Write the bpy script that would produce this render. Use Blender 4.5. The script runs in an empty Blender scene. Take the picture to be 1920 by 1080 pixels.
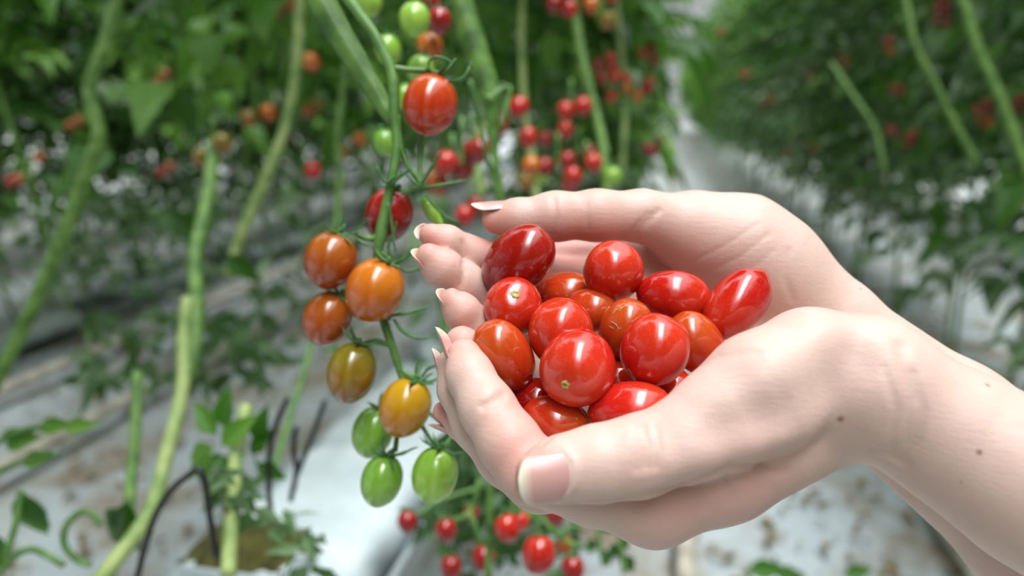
import bpy, math, random
import numpy as np
from mathutils import Matrix, Vector

# ------------------------------------------------------------------ camera, world, exposure
scn = bpy.context.scene
col = scn.collection
F = 1400.0                                    # focal length in pixels of the 1920 frame
CAM_H = 1.20                                  # camera height over the greenhouse floor
PITCH = math.atan(340 / F)                    # the rows run to the vanishing point (1260, 200)
YAW = math.atan(300 * math.cos(PITCH) / F)
cam_d = bpy.data.cameras.new('camera')
cam = bpy.data.objects.new('camera', cam_d); col.objects.link(cam)
cam_d.sensor_width = 36; cam_d.lens = 36 * F / 1920
cam.location = (0, 0, CAM_H)
cam.rotation_euler = (math.pi / 2 - PITCH, 0, YAW)
cam_d.clip_start = 0.01
cam_d.dof.use_dof = True
cam_d.dof.focus_distance = 0.255
cam_d.dof.aperture_fstop = 26.25 / 4.7
cam_d.dof.aperture_blades = 0
scn.camera = cam
bpy.context.view_layer.update()
CM = cam.matrix_world.copy()

world = bpy.data.worlds.new('overcast_sky'); scn.world = world
world.use_nodes = True
wn = world.node_tree.nodes; wl = world.node_tree.links
bg = wn['Background']
# overcast sky seen through the glass roof: brightest overhead, dim towards the horizon
w_tc = wn.new('ShaderNodeTexCoord'); w_sx = wn.new('ShaderNodeSeparateXYZ'); wl.new(w_tc.outputs['Generated'], w_sx.inputs[0])
w_pw = wn.new('ShaderNodeMath'); w_pw.operation = 'POWER'; w_pw.use_clamp = True; w_pw.inputs[1].default_value = 2.4
w_mr = wn.new('ShaderNodeMath'); w_mr.operation = 'MULTIPLY_ADD'; w_mr.inputs[1].default_value = 9.5; w_mr.inputs[2].default_value = 1.1
wl.new(w_sx.outputs['Z'], w_pw.inputs[0]); wl.new(w_pw.outputs[0], w_mr.inputs[0]); wl.new(w_mr.outputs[0], bg.inputs['Strength'])
bg.inputs['Color'].default_value = (0.93, 0.97, 1.0, 1)
# added for streaked glints and top light: a bright sky band over the path, reaching back past the camera
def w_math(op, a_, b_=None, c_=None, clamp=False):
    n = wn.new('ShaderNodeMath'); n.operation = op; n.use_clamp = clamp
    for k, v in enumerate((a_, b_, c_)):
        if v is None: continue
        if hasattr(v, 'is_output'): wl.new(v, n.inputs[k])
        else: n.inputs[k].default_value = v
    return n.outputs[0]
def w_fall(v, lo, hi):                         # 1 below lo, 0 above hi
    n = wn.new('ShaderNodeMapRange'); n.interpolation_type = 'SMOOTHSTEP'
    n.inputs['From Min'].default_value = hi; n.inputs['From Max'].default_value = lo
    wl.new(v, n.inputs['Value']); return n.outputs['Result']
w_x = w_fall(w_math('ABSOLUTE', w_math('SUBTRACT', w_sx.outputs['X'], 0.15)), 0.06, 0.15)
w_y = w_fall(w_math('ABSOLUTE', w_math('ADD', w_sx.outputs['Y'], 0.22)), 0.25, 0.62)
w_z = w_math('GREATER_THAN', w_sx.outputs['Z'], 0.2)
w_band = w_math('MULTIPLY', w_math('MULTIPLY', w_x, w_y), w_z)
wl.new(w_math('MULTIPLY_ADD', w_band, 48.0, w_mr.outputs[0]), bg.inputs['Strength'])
scn.view_settings.view_transform = 'Standard'
scn.view_settings.look = 'None'
scn.view_settings.gamma = 1.0
scn.view_settings.exposure = -1.3
scn.cycles.use_denoising = True
scn.cycles.max_bounces = 8
scn.cycles.transparent_max_bounces = 4

# ------------------------------------------------------------------ helpers
rng = random.Random(7)
nrng = np.random.default_rng(7)
CR = np.array(CM.to_3x3()); CT = np.array(CM.translation)

def C(px, py, d):
    """photo pixel and depth (mm) -> camera-frame point in mm"""
    return np.array([(px - 960) * d / F, (540 - py) * d / F, -d], float)

def toworld(p):                                # camera frame mm -> world metres
    return (np.asarray(p, float) * 0.001) @ CR.T + CT

def at(px, py, d):                             # pixel and depth in metres -> world point
    return toworld(C(px, py, d * 1000.0))

def at_z(px, py, z):                           # pixel on the horizontal plane of height z
    q = CR @ np.array([(px - 960) / F, (540 - py) / F, -1.0])
    return CT + q * ((z - CT[2]) / q[2])

def tag(o, label=None, cat=None, group=None, kind=None):
    if label: o['label'] = label
    if cat: o['category'] = cat
    if group: o['group'] = group
    if kind: o['kind'] = kind
    return o

def empty(name, loc=(0, 0, 0)):
    o = bpy.data.objects.new(name, None); col.objects.link(o); o.location = Vector(loc)
    o.empty_display_size = 0.02
    return o

def mesh_obj(name, V, Fc, m, parent=None, smooth=True, origin=None):
    V = np.asarray(V, float)
    org = np.zeros(3) if origin is None else np.asarray(origin, float)
    me = bpy.data.meshes.new(name)
    me.from_pydata((V - org).tolist(), [], [list(map(int, f)) for f in Fc])
    if smooth:
        me.polygons.foreach_set('use_smooth', [True] * len(me.polygons))
    me.materials.append(m)
    o = bpy.data.objects.new(name, me); col.objects.link(o)
    o.location = Vector(org)
    if parent is not None:
        o.parent = parent
        o.location = Vector(org) - parent.location if parent.parent is None else Vector(org)
    return o

class MB:
    """collects several shapes into one mesh"""
    def __init__(s): s.V = []; s.F = []; s.n = 0
    def add(s, V, Fc):
        s.V.append(np.asarray(V, float)); s.F += [[i + s.n for i in f] for f in Fc]; s.n += len(V)
    def build(s, name, m, parent=None, smooth=True, origin=None):
        return mesh_obj(name, np.vstack(s.V), s.F, m, parent, smooth, origin)

def spline(P, R, step=6):
    P = np.asarray(P, float); R = np.asarray(R, float)
    if len(P) < 3:
        t = np.linspace(0, 1, step + 1)[:, None]
        return P[0] * (1 - t) + P[-1] * t, (R[0] * (1 - t[:, 0]) + R[-1] * t[:, 0])
    Q = np.vstack([2 * P[0] - P[1], P, 2 * P[-1] - P[-2]])
    out, rr = [], []
    for i in range(len(P) - 1):
        p0, p1, p2, p3 = Q[i], Q[i + 1], Q[i + 2], Q[i + 3]
        for j in range(step):
            t = j / step
            out.append(0.5 * (2 * p1 + (p2 - p0) * t + (2 * p0 - 5 * p1 + 4 * p2 - p3) * t * t + (3 * p1 - p0 - 3 * p2 + p3) * t ** 3))
            s = t * t * (3 - 2 * t)
            rr.append(R[i] * (1 - s) + R[i + 1] * s)
    out.append(P[-1]); rr.append(R[-1])
    return np.array(out), np.array(rr)

def tube(P, R, n=10, step=6, flat=1.0, ridge=0.0):
    """round tube along a smooth line; radii R per point; flat<1 squashes it"""
    P, R = spline(P, R, step)
    T = np.gradient(P, axis=0); T /= np.linalg.norm(T, axis=1)[:, None] + 1e-12
    up = np.array([0.13, 0.31, 0.94]); up = up - T[0] * up.dot(T[0])
    if np.linalg.norm(up) < 1e-3: up = np.array([1.0, 0, 0]) - T[0] * T[0][0]
    up /= np.linalg.norm(up)
    V, Fc = [], []
    for i in range(len(P)):
        up = up - T[i] * up.dot(T[i]); up /= np.linalg.norm(up); sd = np.cross(T[i], up)
        a = np.linspace(0, 2 * math.pi, n, endpoint=False)
        rr = R[i] * (1 + ridge * np.cos(a * 5))
        V.append(P[i] + np.outer(np.cos(a) * rr, up) * flat + np.outer(np.sin(a) * rr, sd))
        if i:
            o = (i - 1) * n
            for k in range(n): Fc.append([o + k, o + (k + 1) % n, o + n + (k + 1) % n, o + n + k])
    V = np.vstack(V); m = len(V)
    V = np.vstack([V, P[0], P[-1]])
    for k in range(n):
        Fc.append([m, (k + 1) % n, k]); Fc.append([m + 1, m - n + k, m - n + (k + 1) % n])
    return V, Fc

def box(lo, hi, bev=0.0):
    x0, y0, z0 = lo; x1, y1, z1 = hi
    V = [(x0, y0, z0), (x1, y0, z0), (x1, y1, z0), (x0, y1, z0), (x0, y0, z1), (x1, y0, z1), (x1, y1, z1), (x0, y1, z1)]
    return V, [[3, 2, 1, 0], [4, 5, 6, 7], [0, 1, 5, 4], [1, 2, 6, 5], [2, 3, 7, 6], [3, 0, 4, 7]]

# ------------------------------------------------------------------ materials
def new_mat(name):
    m = bpy.data.materials.new(name); m.use_nodes = True
    nt = m.node_tree
    return m, nt, nt.nodes['Principled BSDF']

def s2l(c):                                    # sRGB 0..255 -> linear
    return tuple((x / 255 / 12.92 if x / 255 <= 0.04045 else ((x / 255 + 0.055) / 1.055) ** 2.4) for x in c) + (1.0,)

def ramp(nt, stops):
    r = nt.nodes.new('ShaderNodeValToRGB')
    e = r.color_ramp.elements
    while len(e) < len(stops): e.new(0.5)
    for el, (p, c) in zip(e, stops): el.position = p; el.color = c
    return r

def noise(nt, scale, detail=3, vec=None, rough=0.5):
    n = nt.nodes.new('ShaderNodeTexNoise'); n.inputs['Scale'].default_value = scale
    n.inputs['Detail'].default_value = detail; n.inputs['Roughness'].default_value = rough
    if vec is not None: nt.links.new(vec, n.inputs['Vector'])
    return n

def coord(nt, kind='Object'):
    return nt.nodes.new('ShaderNodeTexCoord').outputs[kind]

def mixc(nt, fac, a, b, mode='MIX'):
    n = nt.nodes.new('ShaderNodeMix'); n.data_type = 'RGBA'; n.blend_type = mode
    for sock, v in ((n.inputs[0], fac), (n.inputs[6], a), (n.inputs[7], b)):
        if hasattr(v, 'is_output'): nt.links.new(v, sock)
        else: sock.default_value = v
    return n.outputs[2]

def bump(nt, h, bsdf, strength=0.3, dist=0.001):
    b = nt.nodes.new('ShaderNodeBump'); b.inputs['Strength'].default_value = strength
    b.inputs['Distance'].default_value = dist
    nt.links.new(h, b.inputs['Height']); nt.links.new(b.outputs['Normal'], bsdf.inputs['Normal'])
    return b

def noisy_mat(name, c1, c2, scale=20, rough=0.6, bump_s=0.2, bump_d=0.002, detail=4, lo=0.35, hi=0.65, kind='Object'):
    m, nt, b = new_mat(name)
    v = coord(nt, kind)
    n = noise(nt, scale, detail, v)
    r = ramp(nt, [(lo, s2l(c1)), (hi, s2l(c2))])
    nt.links.new(n.outputs['Fac'], r.inputs['Fac']); nt.links.new(r.outputs['Color'], b.inputs['Base Color'])
    b.inputs['Roughness'].default_value = rough
    if bump_s: bump(nt, n.outputs['Fac'], b, bump_s, bump_d)
    return m

def tomato_mat(name, tip, body, shoulder, streak=None, rough=0.12, mott=0.5):
    m, nt, b = new_mat(name)
    g = coord(nt, 'Generated'); ob = coord(nt, 'Object')
    sep = nt.nodes.new('ShaderNodeSeparateXYZ'); nt.links.new(g, sep.inputs[0])
    n1 = noise(nt, 90, 3, ob)
    ma = nt.nodes.new('ShaderNodeMath'); ma.operation = 'MULTIPLY_ADD'
    nt.links.new(n1.outputs['Fac'], ma.inputs[0]); ma.inputs[1].default_value = 0.35; nt.links.new(sep.outputs['Z'], ma.inputs[2])
    r = ramp(nt, [(0.15, s2l(tip)), (0.6, s2l(body)), (1.18 if False else 1.0, s2l(shoulder))])
    nt.links.new(ma.outputs[0], r.inputs['Fac'])
    # long soft streaks running from the stem end
    mp = nt.nodes.new('ShaderNodeMapping'); mp.inputs['Scale'].default_value = (260, 260, 40); nt.links.new(ob, mp.inputs['Vector'])
    n2 = noise(nt, 1.0, 2, mp.outputs[0])
    r2 = ramp(nt, [(0.35, (0, 0, 0, 1)), (0.75, (mott, mott, mott, 1))]); nt.links.new(n2.outputs['Fac'], r2.inputs['Fac'])
    c = mixc(nt, r2.outputs['Color'], r.outputs['Color'], s2l(streak or shoulder))
    # tiny pale specks in the skin
    vo = nt.nodes.new('ShaderNodeTexVoronoi'); vo.inputs['Scale'].default_value = 900; nt.links.new(ob, vo.inputs['Vector'])
    r3 = ramp(nt, [(0.0, (0.25, 0.25, 0.25, 1)), (0.22, (0, 0, 0, 1))]); nt.links.new(vo.outputs['Distance'], r3.inputs['Fac'])
    c = mixc(nt, r3.outputs['Color'], c, s2l((240, 150, 90)))
    nt.links.new(c, b.inputs['Base Color'])
    b.inputs['Roughness'].default_value = rough
    b.inputs['IOR'].default_value = 1.56
    b.inputs['Subsurface Weight'].default_value = 0.12
    b.inputs['Subsurface Radius'].default_value = (0.004, 0.0015, 0.0008)
    b.inputs['Coat Weight'].default_value = 0.2; b.inputs['Coat Roughness'].default_value = 0.08
    nb = noise(nt, 420, 2, ob); bump(nt, nb.outputs['Fac'], b, 0.04, 0.0006)
    return m

M = {}
M['t_red'] = tomato_mat('tomato_red', (164, 14, 16), (176, 18, 16), (188, 40, 20), (192, 44, 22))
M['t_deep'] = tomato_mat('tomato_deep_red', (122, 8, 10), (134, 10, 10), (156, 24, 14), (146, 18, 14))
M['t_orange'] = tomato_mat('tomato_orange_red', (172, 30, 16), (182, 42, 18), (180, 66, 20), (194, 84, 26))
M['t_scarlet'] = tomato_mat('tomato_scarlet', (176, 18, 18), (186, 24, 20), (196, 46, 24), (200, 54, 28))
M['t_brown'] = tomato_mat('tomato_brown_orange', (152, 44, 14), (160, 62, 16), (156, 80, 20), (170, 92, 24), rough=0.18)
M['t_amber'] = tomato_mat('tomato_amber', (170, 96, 16), (178, 112, 14), (186, 142, 20), (196, 140, 26), rough=0.18)
M['t_copper'] = tomato_mat('tomato_copper', (176, 66, 14), (188, 88, 18), (192, 108, 18), (200, 112, 30), rough=0.16)
M['t_olive'] = tomato_mat('tomato_olive', (140, 72, 20), (134, 92, 20), (112, 104, 20), (150, 120, 30), rough=0.18)
M['t_green'] = tomato_mat('tomato_green', (130, 174, 62), (116, 162, 54), (98, 146, 46), (160, 198, 92), rough=0.16, mott=0.35)
M['t_lime'] = tomato_mat('tomato_lime', (150, 190, 66), (142, 186, 60), (120, 170, 48), (190, 214, 110), rough=0.16, mott=0.4)
M['scar'] = noisy_mat('stem_scar_tan', (196, 170, 96), (120, 100, 50), 900, 0.7, 0.3, 0.0004)
M['sepal'] = noisy_mat('calyx_green', (44, 92, 40), (78, 124, 62), 200, 0.45, 0.2, 0.0005)
M['stalk'] = noisy_mat('stalk_green', (66, 108, 44), (104, 142, 70), 90, 0.5, 0.3, 0.0006)
M['stem'] = noisy_mat('vine_stem_green', (68, 108, 38), (118, 154, 74), 60, 0.55, 0.35, 0.001)
M['mainstem'] = noisy_mat('main_stem_green', (48, 86, 24), (100, 138, 58), 70, 0.5, 0.35, 0.001)
M['oldstem'] = noisy_mat('old_stem_pale', (104, 134, 66), (158, 172, 106), 40, 0.6, 0.35, 0.0015)

def skin_mat():
    m, nt, b = new_mat('skin')
    ob = coord(nt, 'Object')
    n1 = noise(nt, 45, 3, ob); n2 = noise(nt, 260, 3, ob)
    base = mixc(nt, n1.outputs['Fac'], s2l((211, 181, 168)), s2l((197, 160, 148)))
    base = mixc(nt, n2.outputs['Fac'], base, mixc(nt, 0.5, base, s2l((217, 188, 176))))
    at_ = nt.nodes.new('ShaderNodeAttribute'); at_.attribute_name = 'blush'
    c = mixc(nt, at_.outputs['Fac'], base, s2l((204, 132, 120)))
    mo = nt.nodes.new('ShaderNodeAttribute'); mo.attribute_name = 'mole'
    c = mixc(nt, mo.outputs['Fac'], c, s2l((110, 62, 44)))
    nt.links.new(c, b.inputs['Base Color'])
    b.inputs['Roughness'].default_value = 0.48
    b.inputs['Specular IOR Level'].default_value = 0.4
    b.inputs['Subsurface Weight'].default_value = 0.16
    b.inputs['Subsurface Radius'].default_value = (0.006, 0.0022, 0.0012)
    b.inputs['Subsurface Scale'].default_value = 0.6
    # fine lines of the skin
    vo = nt.nodes.new('ShaderNodeTexVoronoi'); vo.feature = 'DISTANCE_TO_EDGE'; vo.inputs['Scale'].default_value = 700
    nd = noise(nt, 300, 2, ob)
    vadd = mixc(nt, 0.004, ob, nd.outputs['Color'], 'ADD')
    nt.links.new(vadd, vo.inputs['Vector'])
    mp = nt.nodes.new('ShaderNodeMapping'); mp.inputs['Rotation'].default_value = (0.4, 0.5, 0.3); mp.inputs['Scale'].default_value = (130, 700, 700)
    nt.links.new(ob, mp.inputs['Vector'])
    n3 = noise(nt, 1.0, 3, mp.outputs[0])
    ad = nt.nodes.new('ShaderNodeMath'); ad.operation = 'MULTIPLY_ADD'
    nt.links.new(vo.outputs['Distance'], ad.inputs[0]); ad.inputs[1].default_value = 0.6; nt.links.new(n3.outputs['Fac'], ad.inputs[2])
    bump(nt, ad.outputs[0], b, 0.22, 0.0006)
    return m
M['skin'] = skin_mat()

def nail_mat():
    m, nt, b = new_mat('fingernail')
    at_ = nt.nodes.new('ShaderNodeAttribute'); at_.attribute_name = 'along'
    r = ramp(nt, [(0.0, s2l((206, 164, 150))), (0.06, s2l((192, 142, 138))), (0.78, s2l((198, 152, 144))), (0.97, s2l((230, 218, 196)))])
    nt.links.new(at_.outputs['Fac'], r.inputs['Fac']); nt.links.new(r.outputs['Color'], b.inputs['Base Color'])
    b.inputs['Roughness'].default_value = 0.28
    b.inputs['Subsurface Weight'].default_value = 0.2
    b.inputs['Subsurface Radius'].default_value = (0.003, 0.0015, 0.001)
    return m
M['nail'] = nail_mat()
HRES = 0.7                                     # skin grid, mm

# ------------------------------------------------------------------ the person: both arms as one skin, grown from a distance field
def smin(a, b, k):
    h = np.clip(0.5 + 0.5 * (b - a) / k, 0, 1)
    return b * (1 - h) + a * h - k * h * (1 - h)

class Cone:
    def __init__(s, a, b, ra, rb):
        s.a = a; s.ba = b - a; s.ra = ra; s.rb = rb; s.l2 = max(float(s.ba.dot(s.ba)), 1e-9)
    def d(s, P):
        q = P - s.a
        t = np.clip((q @ s.ba) / s.l2, 0, 1)
        return np.sqrt(((q - t[:, None] * s.ba) ** 2).sum(1)) - (s.ra + (s.rb - s.ra) * t)

class Ell:
    def __init__(s, c, ax, r):
        s.c = c; s.A = np.asarray(ax) / np.asarray(r)[:, None]; s.B = np.asarray(ax) / (np.asarray(r)[:, None] ** 2)
    def d(s, P):
        q = P - s.c
        k0 = np.sqrt(((q @ s.A.T) ** 2).sum(1)) + 1e-9; k1 = np.sqrt(((q @ s.B.T) ** 2).sum(1)) + 1e-9
        return k0 * (k0 - 1) / k1

def chain(pts):                                # (px, py, depth mm, radius px) -> cones
    out = []
    for p, q in zip(pts[:-1], pts[1:]):
        out.append(Cone(C(*p[:3]), C(*q[:3]), p[3] * p[2] / F, q[3] * q[2] / F))
    return out

def blob(px, py, d, rx, ry, rz, ang=0.0, tilt=0.0):   # ellipsoid: radii in px / px / mm, turned in the picture plane, then tilted
    ca, sa = math.cos(ang), math.sin(ang); ct, st = math.cos(tilt), math.sin(tilt)
    ax = np.array([[ca, sa, 0], [-sa * ct, ca * ct, st], [sa * st, -ca * st, ct]])
    return Ell(C(px, py, d), ax, (rx * d / F, ry * d / F, rz))

class Arm:
    def __init__(s, palm, digits, kp=9.0):
        s.palm = palm; s.digits = digits; s.kp = kp; s.creases = []
    def grp(s, prims, k, P, cull):
        out = None
        for pr in prims:
            if cull is not None and pr.d(cull[0])[0] > cull[1] + 24: continue
            d = pr.d(P)
            out = d if out is None else smin(out, d, k)
        return out
    def f(s, P, cull=None, creases=True):
        base = s.grp(s.palm, s.kp, P, cull)
        out = base
        for prims, k, kj in s.digits:
            g = s.grp(prims, k, P, cull)
            if g is None: continue
            if base is not None: g = smin(base, g, kj)
            out = g if out is None else np.minimum(out, g)
        if out is None: out = np.full(len(P), 60.0)
        if creases:
            for pts, w, dep, bb in s.creases:
                if cull is not None and np.linalg.norm(cull[0][0] - bb[0]) > cull[1] + bb[1] + 4 * w: continue
                dm = None
                for a, b in zip(pts[:-1], pts[1:]):
                    ba = b - a; q = P - a
                    t = np.clip((q @ ba) / max(ba.dot(ba), 1e-9), 0, 1)
                    e = ((q - t[:, None] * ba) ** 2).sum(1)
                    dm = e if dm is None else np.minimum(dm, e)
                out = out + dep * np.exp(-dm / (w * w))
        return out
    def hit(s, px, py, d0=170.0):              # surface point met by a line of sight
        d = d0
        for _ in range(200):
            v = s.f(C(px, py, d)[None], creases=False)[0]
            if v < 0.05: break
            d += max(v * 0.8, 0.05)
            if d > 420: return None
        return C(px, py, d)
    def crease(s, pix, w=1.0, dep=0.8):
        pts = []
        for p, q in zip(pix[:-1], pix[1:]):
            for t in np.linspace(0, 1, 5)[:-1]: pts.append((p[0] + (q[0] - p[0]) * t, p[1] + (q[1] - p[1]) * t))
        pts.append(pix[-1])
        h = [x for x in (s.hit(*p) for p in pts) if x is not None]
        if len(h) < 2: return
        h = np.array(h); c = h.mean(0)
        s.pending.append((h, w, dep, (c, np.linalg.norm(h - c, axis=1).max())))
    pending = None

def mesh_field(f, lo, hi, h, nb=16):
    lo = np.asarray(lo, float); n = np.ceil((np.asarray(hi) - lo) / (h * nb)).astype(int)
    I = np.stack(np.meshgrid(*[np.arange(k) for k in n], indexing='ij'), -1).reshape(-1, 3)
    cen = lo + (I + 0.5) * nb * h
    dc = np.concatenate([f(c) for c in np.array_split(cen, max(1, len(cen) // 4000))])
    R = nb * h * 0.8661
    I = I[np.abs(dc) < R * 1.25 + 2]
    g = np.stack(np.meshgrid(*[np.arange(nb + 1)] * 3, indexing='ij'), -1).reshape(-1, 3)
    MUL = 1 << 20
    keys, verts, ek = [], [], []
    off = [(a, b, c) for a in (0, 1) for b in (0, 1) for c in (0, 1)]
    edges = [(i, j) for i in range(8) for j in range(i + 1, 8) if sum(abs(off[i][k] - off[j][k]) for k in range(3)) == 1]
    for b in I:
        P = lo + (b * nb + g) * h
        c = (lo + (b + 0.5) * nb * h)[None]
        v = f(P, (c, R)).reshape(nb + 1, nb + 1, nb + 1)
        ins = v < 0
        if ins.all() or not ins.any(): continue
        cs = np.stack([ins[o[0]:nb + o[0], o[1]:nb + o[1], o[2]:nb + o[2]] for o in off], -1)
        cnt = cs.sum(-1); cells = np.argwhere((cnt > 0) & (cnt < 8))
        vals = np.stack([v[cells[:, 0] + o[0], cells[:, 1] + o[1], cells[:, 2] + o[2]] for o in off], -1)
        acc = np.zeros((len(cells), 3)); num = np.zeros(len(cells))
        for i, j in edges:
            a, d = vals[:, i], vals[:, j]; m = (a < 0) != (d < 0)
            t = np.where(m, a / np.where(m, a - d, 1), 0)
            p = np.array(off[i]) + t[:, None] * (np.array(off[j]) - np.array(off[i]))
            acc[m] += p[m]; num[m] += 1
        gl = cells + b * nb
        keys.append((gl[:, 0] * MUL + gl[:, 1]) * MUL + gl[:, 2])
        verts.append(lo + (gl + acc / num[:, None]) * h)
        for ax in range(3):
            sl0 = [slice(0, nb)] * 3; sl1 = [slice(0, nb)] * 3; sl1[ax] = slice(1, nb + 1)
            A, B = ins[tuple(sl0)], ins[tuple(sl1)]
            e = np.argwhere(A != B)
            if len(e): ek.append(np.column_stack([e + b * nb, np.full(len(e), ax), A[e[:, 0], e[:, 1], e[:, 2]]]))
    keys = np.concatenate(keys); verts = np.concatenate(verts)
    o = np.argsort(keys); keys = keys[o]; verts = verts[o]
    ek = np.concatenate(ek)
    quads = []
    for ax in range(3):
        e = ek[ek[:, 3] == ax]; u, w = (ax + 1) % 3, (ax + 2) % 3
        idx = []; ok = np.ones(len(e), bool)
        for du, dw in ((-1, -1), (0, -1), (0, 0), (-1, 0)):
            q = e[:, :3].copy(); q[:, u] += du; q[:, w] += dw
            k = (q[:, 0] * MUL + q[:, 1]) * MUL + q[:, 2]
            p = np.clip(np.searchsorted(keys, k), 0, len(keys) - 1)
            ok &= keys[p] == k; idx.append(p)
        qd = np.stack(idx, -1); fl = e[:, 4] == 0
        qd[fl] = qd[fl][:, ::-1]
        quads.append(qd[ok])
    return verts, np.concatenate(quads)

# left arm (nearest the camera)
left = Arm(
    palm=chain([(1225, 935, 239, 83), (1350, 868, 240, 100), (1460, 812, 240, 92), (1560, 765, 238, 88), (1640, 735, 230, 108)])
       + chain([(1230, 890, 262, 75), (1400, 820, 262, 80), (1560, 745, 256, 75), (1660, 745, 246, 90)])
       + chain([(1240, 850, 285, 62), (1420, 790, 282, 65), (1580, 735, 268, 70)])
       + chain([(1520, 684, 230, 104), (1620, 712, 230, 108), (1800, 826, 224, 119), (1930, 905, 217, 137), (2200, 1070, 205, 172), (2500, 1255, 195, 205), (3300, 1720, 172, 300)])
       + chain([(1640, 745, 244, 95), (1930, 930, 236, 120), (2500, 1290, 220, 175), (3200, 1720, 190, 230)]),
    digits=[
        (chain([(1014, 888, 217, 47), (1052, 880, 217, 59), (1120, 869, 218, 68), (1195, 856, 219, 73), (1300, 818, 221, 80), (1352, 788, 223, 96), (1430, 737, 226, 112), (1520, 684, 230, 106)]), 4, 2.6),
        (chain([(870, 668, 250, 33), (880, 702, 246, 43), (914, 766, 239, 52), (955, 830, 234, 58), (995, 882, 231, 60), (1110, 908, 235, 74), (1225, 935, 239, 83)]), 3, 6),
        (chain([(845, 682, 263, 27), (858, 730, 259, 36), (895, 795, 254, 47), (950, 858, 250, 53), (1010, 900, 250, 58), (1230, 890, 262, 75)]), 3, 6),
        (chain([(832, 773, 268, 21), (866, 794, 266, 29), (930, 848, 264, 36), (1010, 893, 266, 46), (1240, 850, 285, 62)]), 3, 6),
        (chain([(900, 800, 288, 22), (960, 840, 288, 34), (1050, 860, 290, 40), (1240, 830, 296, 55)]), 3, 6),
    ], kp=9)
# right arm (behind)
right = Arm(
    palm=chain([(1540, 610, 316, 60), (1330, 520, 330, 52), (1180, 476, 332, 44), (1000, 484, 332, 40)])
       + chain([(1590, 632, 304, 84), (1800, 776, 292, 88), (1930, 870, 284, 98), (2500, 1270, 262, 140), (3200, 1720, 240, 190)])
       + chain([(1656, 786, 304, 84), (1916, 1016, 286, 92), (2500, 1420, 264, 140), (3200, 1880, 244, 185)])
       + chain([(1560, 660, 308, 75), (1350, 600, 318, 68), (1130, 548, 325, 52)])
       + chain([(1590, 700, 308, 70), (1360, 660, 316, 65), (1130, 605, 322, 52)])
       + chain([(1610, 730, 306, 70), (1380, 720, 310, 62), (1140, 665, 314, 52)])
       + chain([(1620, 750, 302, 70), (1400, 770, 302, 60), (1160, 730, 304, 50)])
       + chain([(1300, 436, 312, 66), (1385, 463, 310, 90), (1444, 502, 308, 90), (1545, 586, 306, 80)]),
    digits=[
        (chain([(930, 411, 296, 27), (968, 410, 296, 35), (1040, 406, 297, 44), (1120, 404, 299, 46), (1205, 405, 303, 47), (1300, 433, 309, 70), (1385, 463, 310, 90)]), 4, 6),
        (chain([(808, 441, 286, 22), (836, 455, 288, 32), (876, 478, 294, 36), (930, 492, 304, 38), (1000, 520, 316, 42), (1130, 548, 325, 50)]), 3, 5),
        (chain([(804, 480, 277, 24), (828, 502, 279, 36), (868, 532, 285, 40), (915, 567, 294, 42), (985, 605, 308, 45), (1130, 605, 322, 50)]), 3, 5),
        (chain([(848, 562, 270, 22), (864, 582, 271, 33), (892, 614, 276, 37), (925, 655, 284, 40), (985, 700, 297, 44), (1140, 665, 314, 50)]), 3, 5),
        (chain([(866, 643, 263, 32), (882, 664, 264, 36), (902, 700, 267, 37), (940, 750, 274, 40), (1000, 790, 286, 42), (1160, 730, 304, 48)]), 3, 5),
    ], kp=9)

left.pending = []; right.pending = []
# joint lines and palm lines (photo pixels, dropped onto the skin)
for pix, w, dep in [
        ([(905, 762), (925, 752), (945, 738)], 1.3, 0.9), ([(925, 770), (948, 748)], 0.8, 0.4),
        ([(985, 850), (1010, 836), (1032, 818)], 1.4, 1.0),
        ([(1205, 800), (1216, 835), (1212, 875)], 1.3, 0.8), ([(1190, 800), (1198, 840), (1194, 880)], 1.1, 0.55), ([(1228, 800), (1236, 840), (1230, 875)], 1.1, 0.55),
        ([(1060, 946), (1180, 937), (1290, 908), (1370, 878), (1420, 874), (1465, 884)], 1.6, 1.5),
        ([(1370, 812), (1470, 778), (1560, 716), (1600, 676)], 8.0, 2.8), ([(1270, 872), (1370, 838), (1460, 822)], 5.5, -1.5), ([(1636, 846), (1664, 852), (1690, 866)], 1.6, 1.2),
        ([(1056, 838), (1078, 866), (1076, 912), (1060, 934)], 0.8, -0.6),
        ([(1360, 885), (1375, 940)], 1.1, 0.4), ([(1310, 900), (1318, 950)], 1.0, 0.3),
        ([(1690, 650), (1712, 740), (1700, 830), (1670, 858)], 2.2, 0.9), ([(1715, 700), (1730, 770), (1718, 830), (1690, 868)], 1.5, 0.7), ([(1660, 690), (1682, 770), (1670, 840)], 1.3, 0.5),
        ([(1290, 700), (1340, 670), (1420, 660)], 1.6, 0.35)]:
    left.crease(pix, w, dep)
for pix, w, dep in [
        ([(868, 455), (874, 478), (868, 498)], 1.2, 0.8), ([(872, 505), (868, 525), (858, 548)], 1.2, 0.8),
        ([(1038, 372), (1043, 405), (1038, 440)], 1.3, 0.7), ([(1098, 380), (1102, 430)], 1.2, 0.3),
        ([(1235, 395), (1205, 425), (1190, 448)], 1.4, 0.7), ([(1215, 400), (1180, 440), (1150, 452)], 1.2, 0.5),
        ([(1420, 420), (1360, 460), (1300, 490)], 1.0, 0.3), ([(1440, 440), (1390, 480), (1320, 515)], 1.0, 0.3), ([(1450, 470), (1410, 505)], 0.9, 0.25),
        ([(1480, 470), (1470, 520), (1485, 560)], 1.6, 0.35)]:
    right.crease(pix, w, dep)
left.creases = left.pending; right.creases = right.pending

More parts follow.
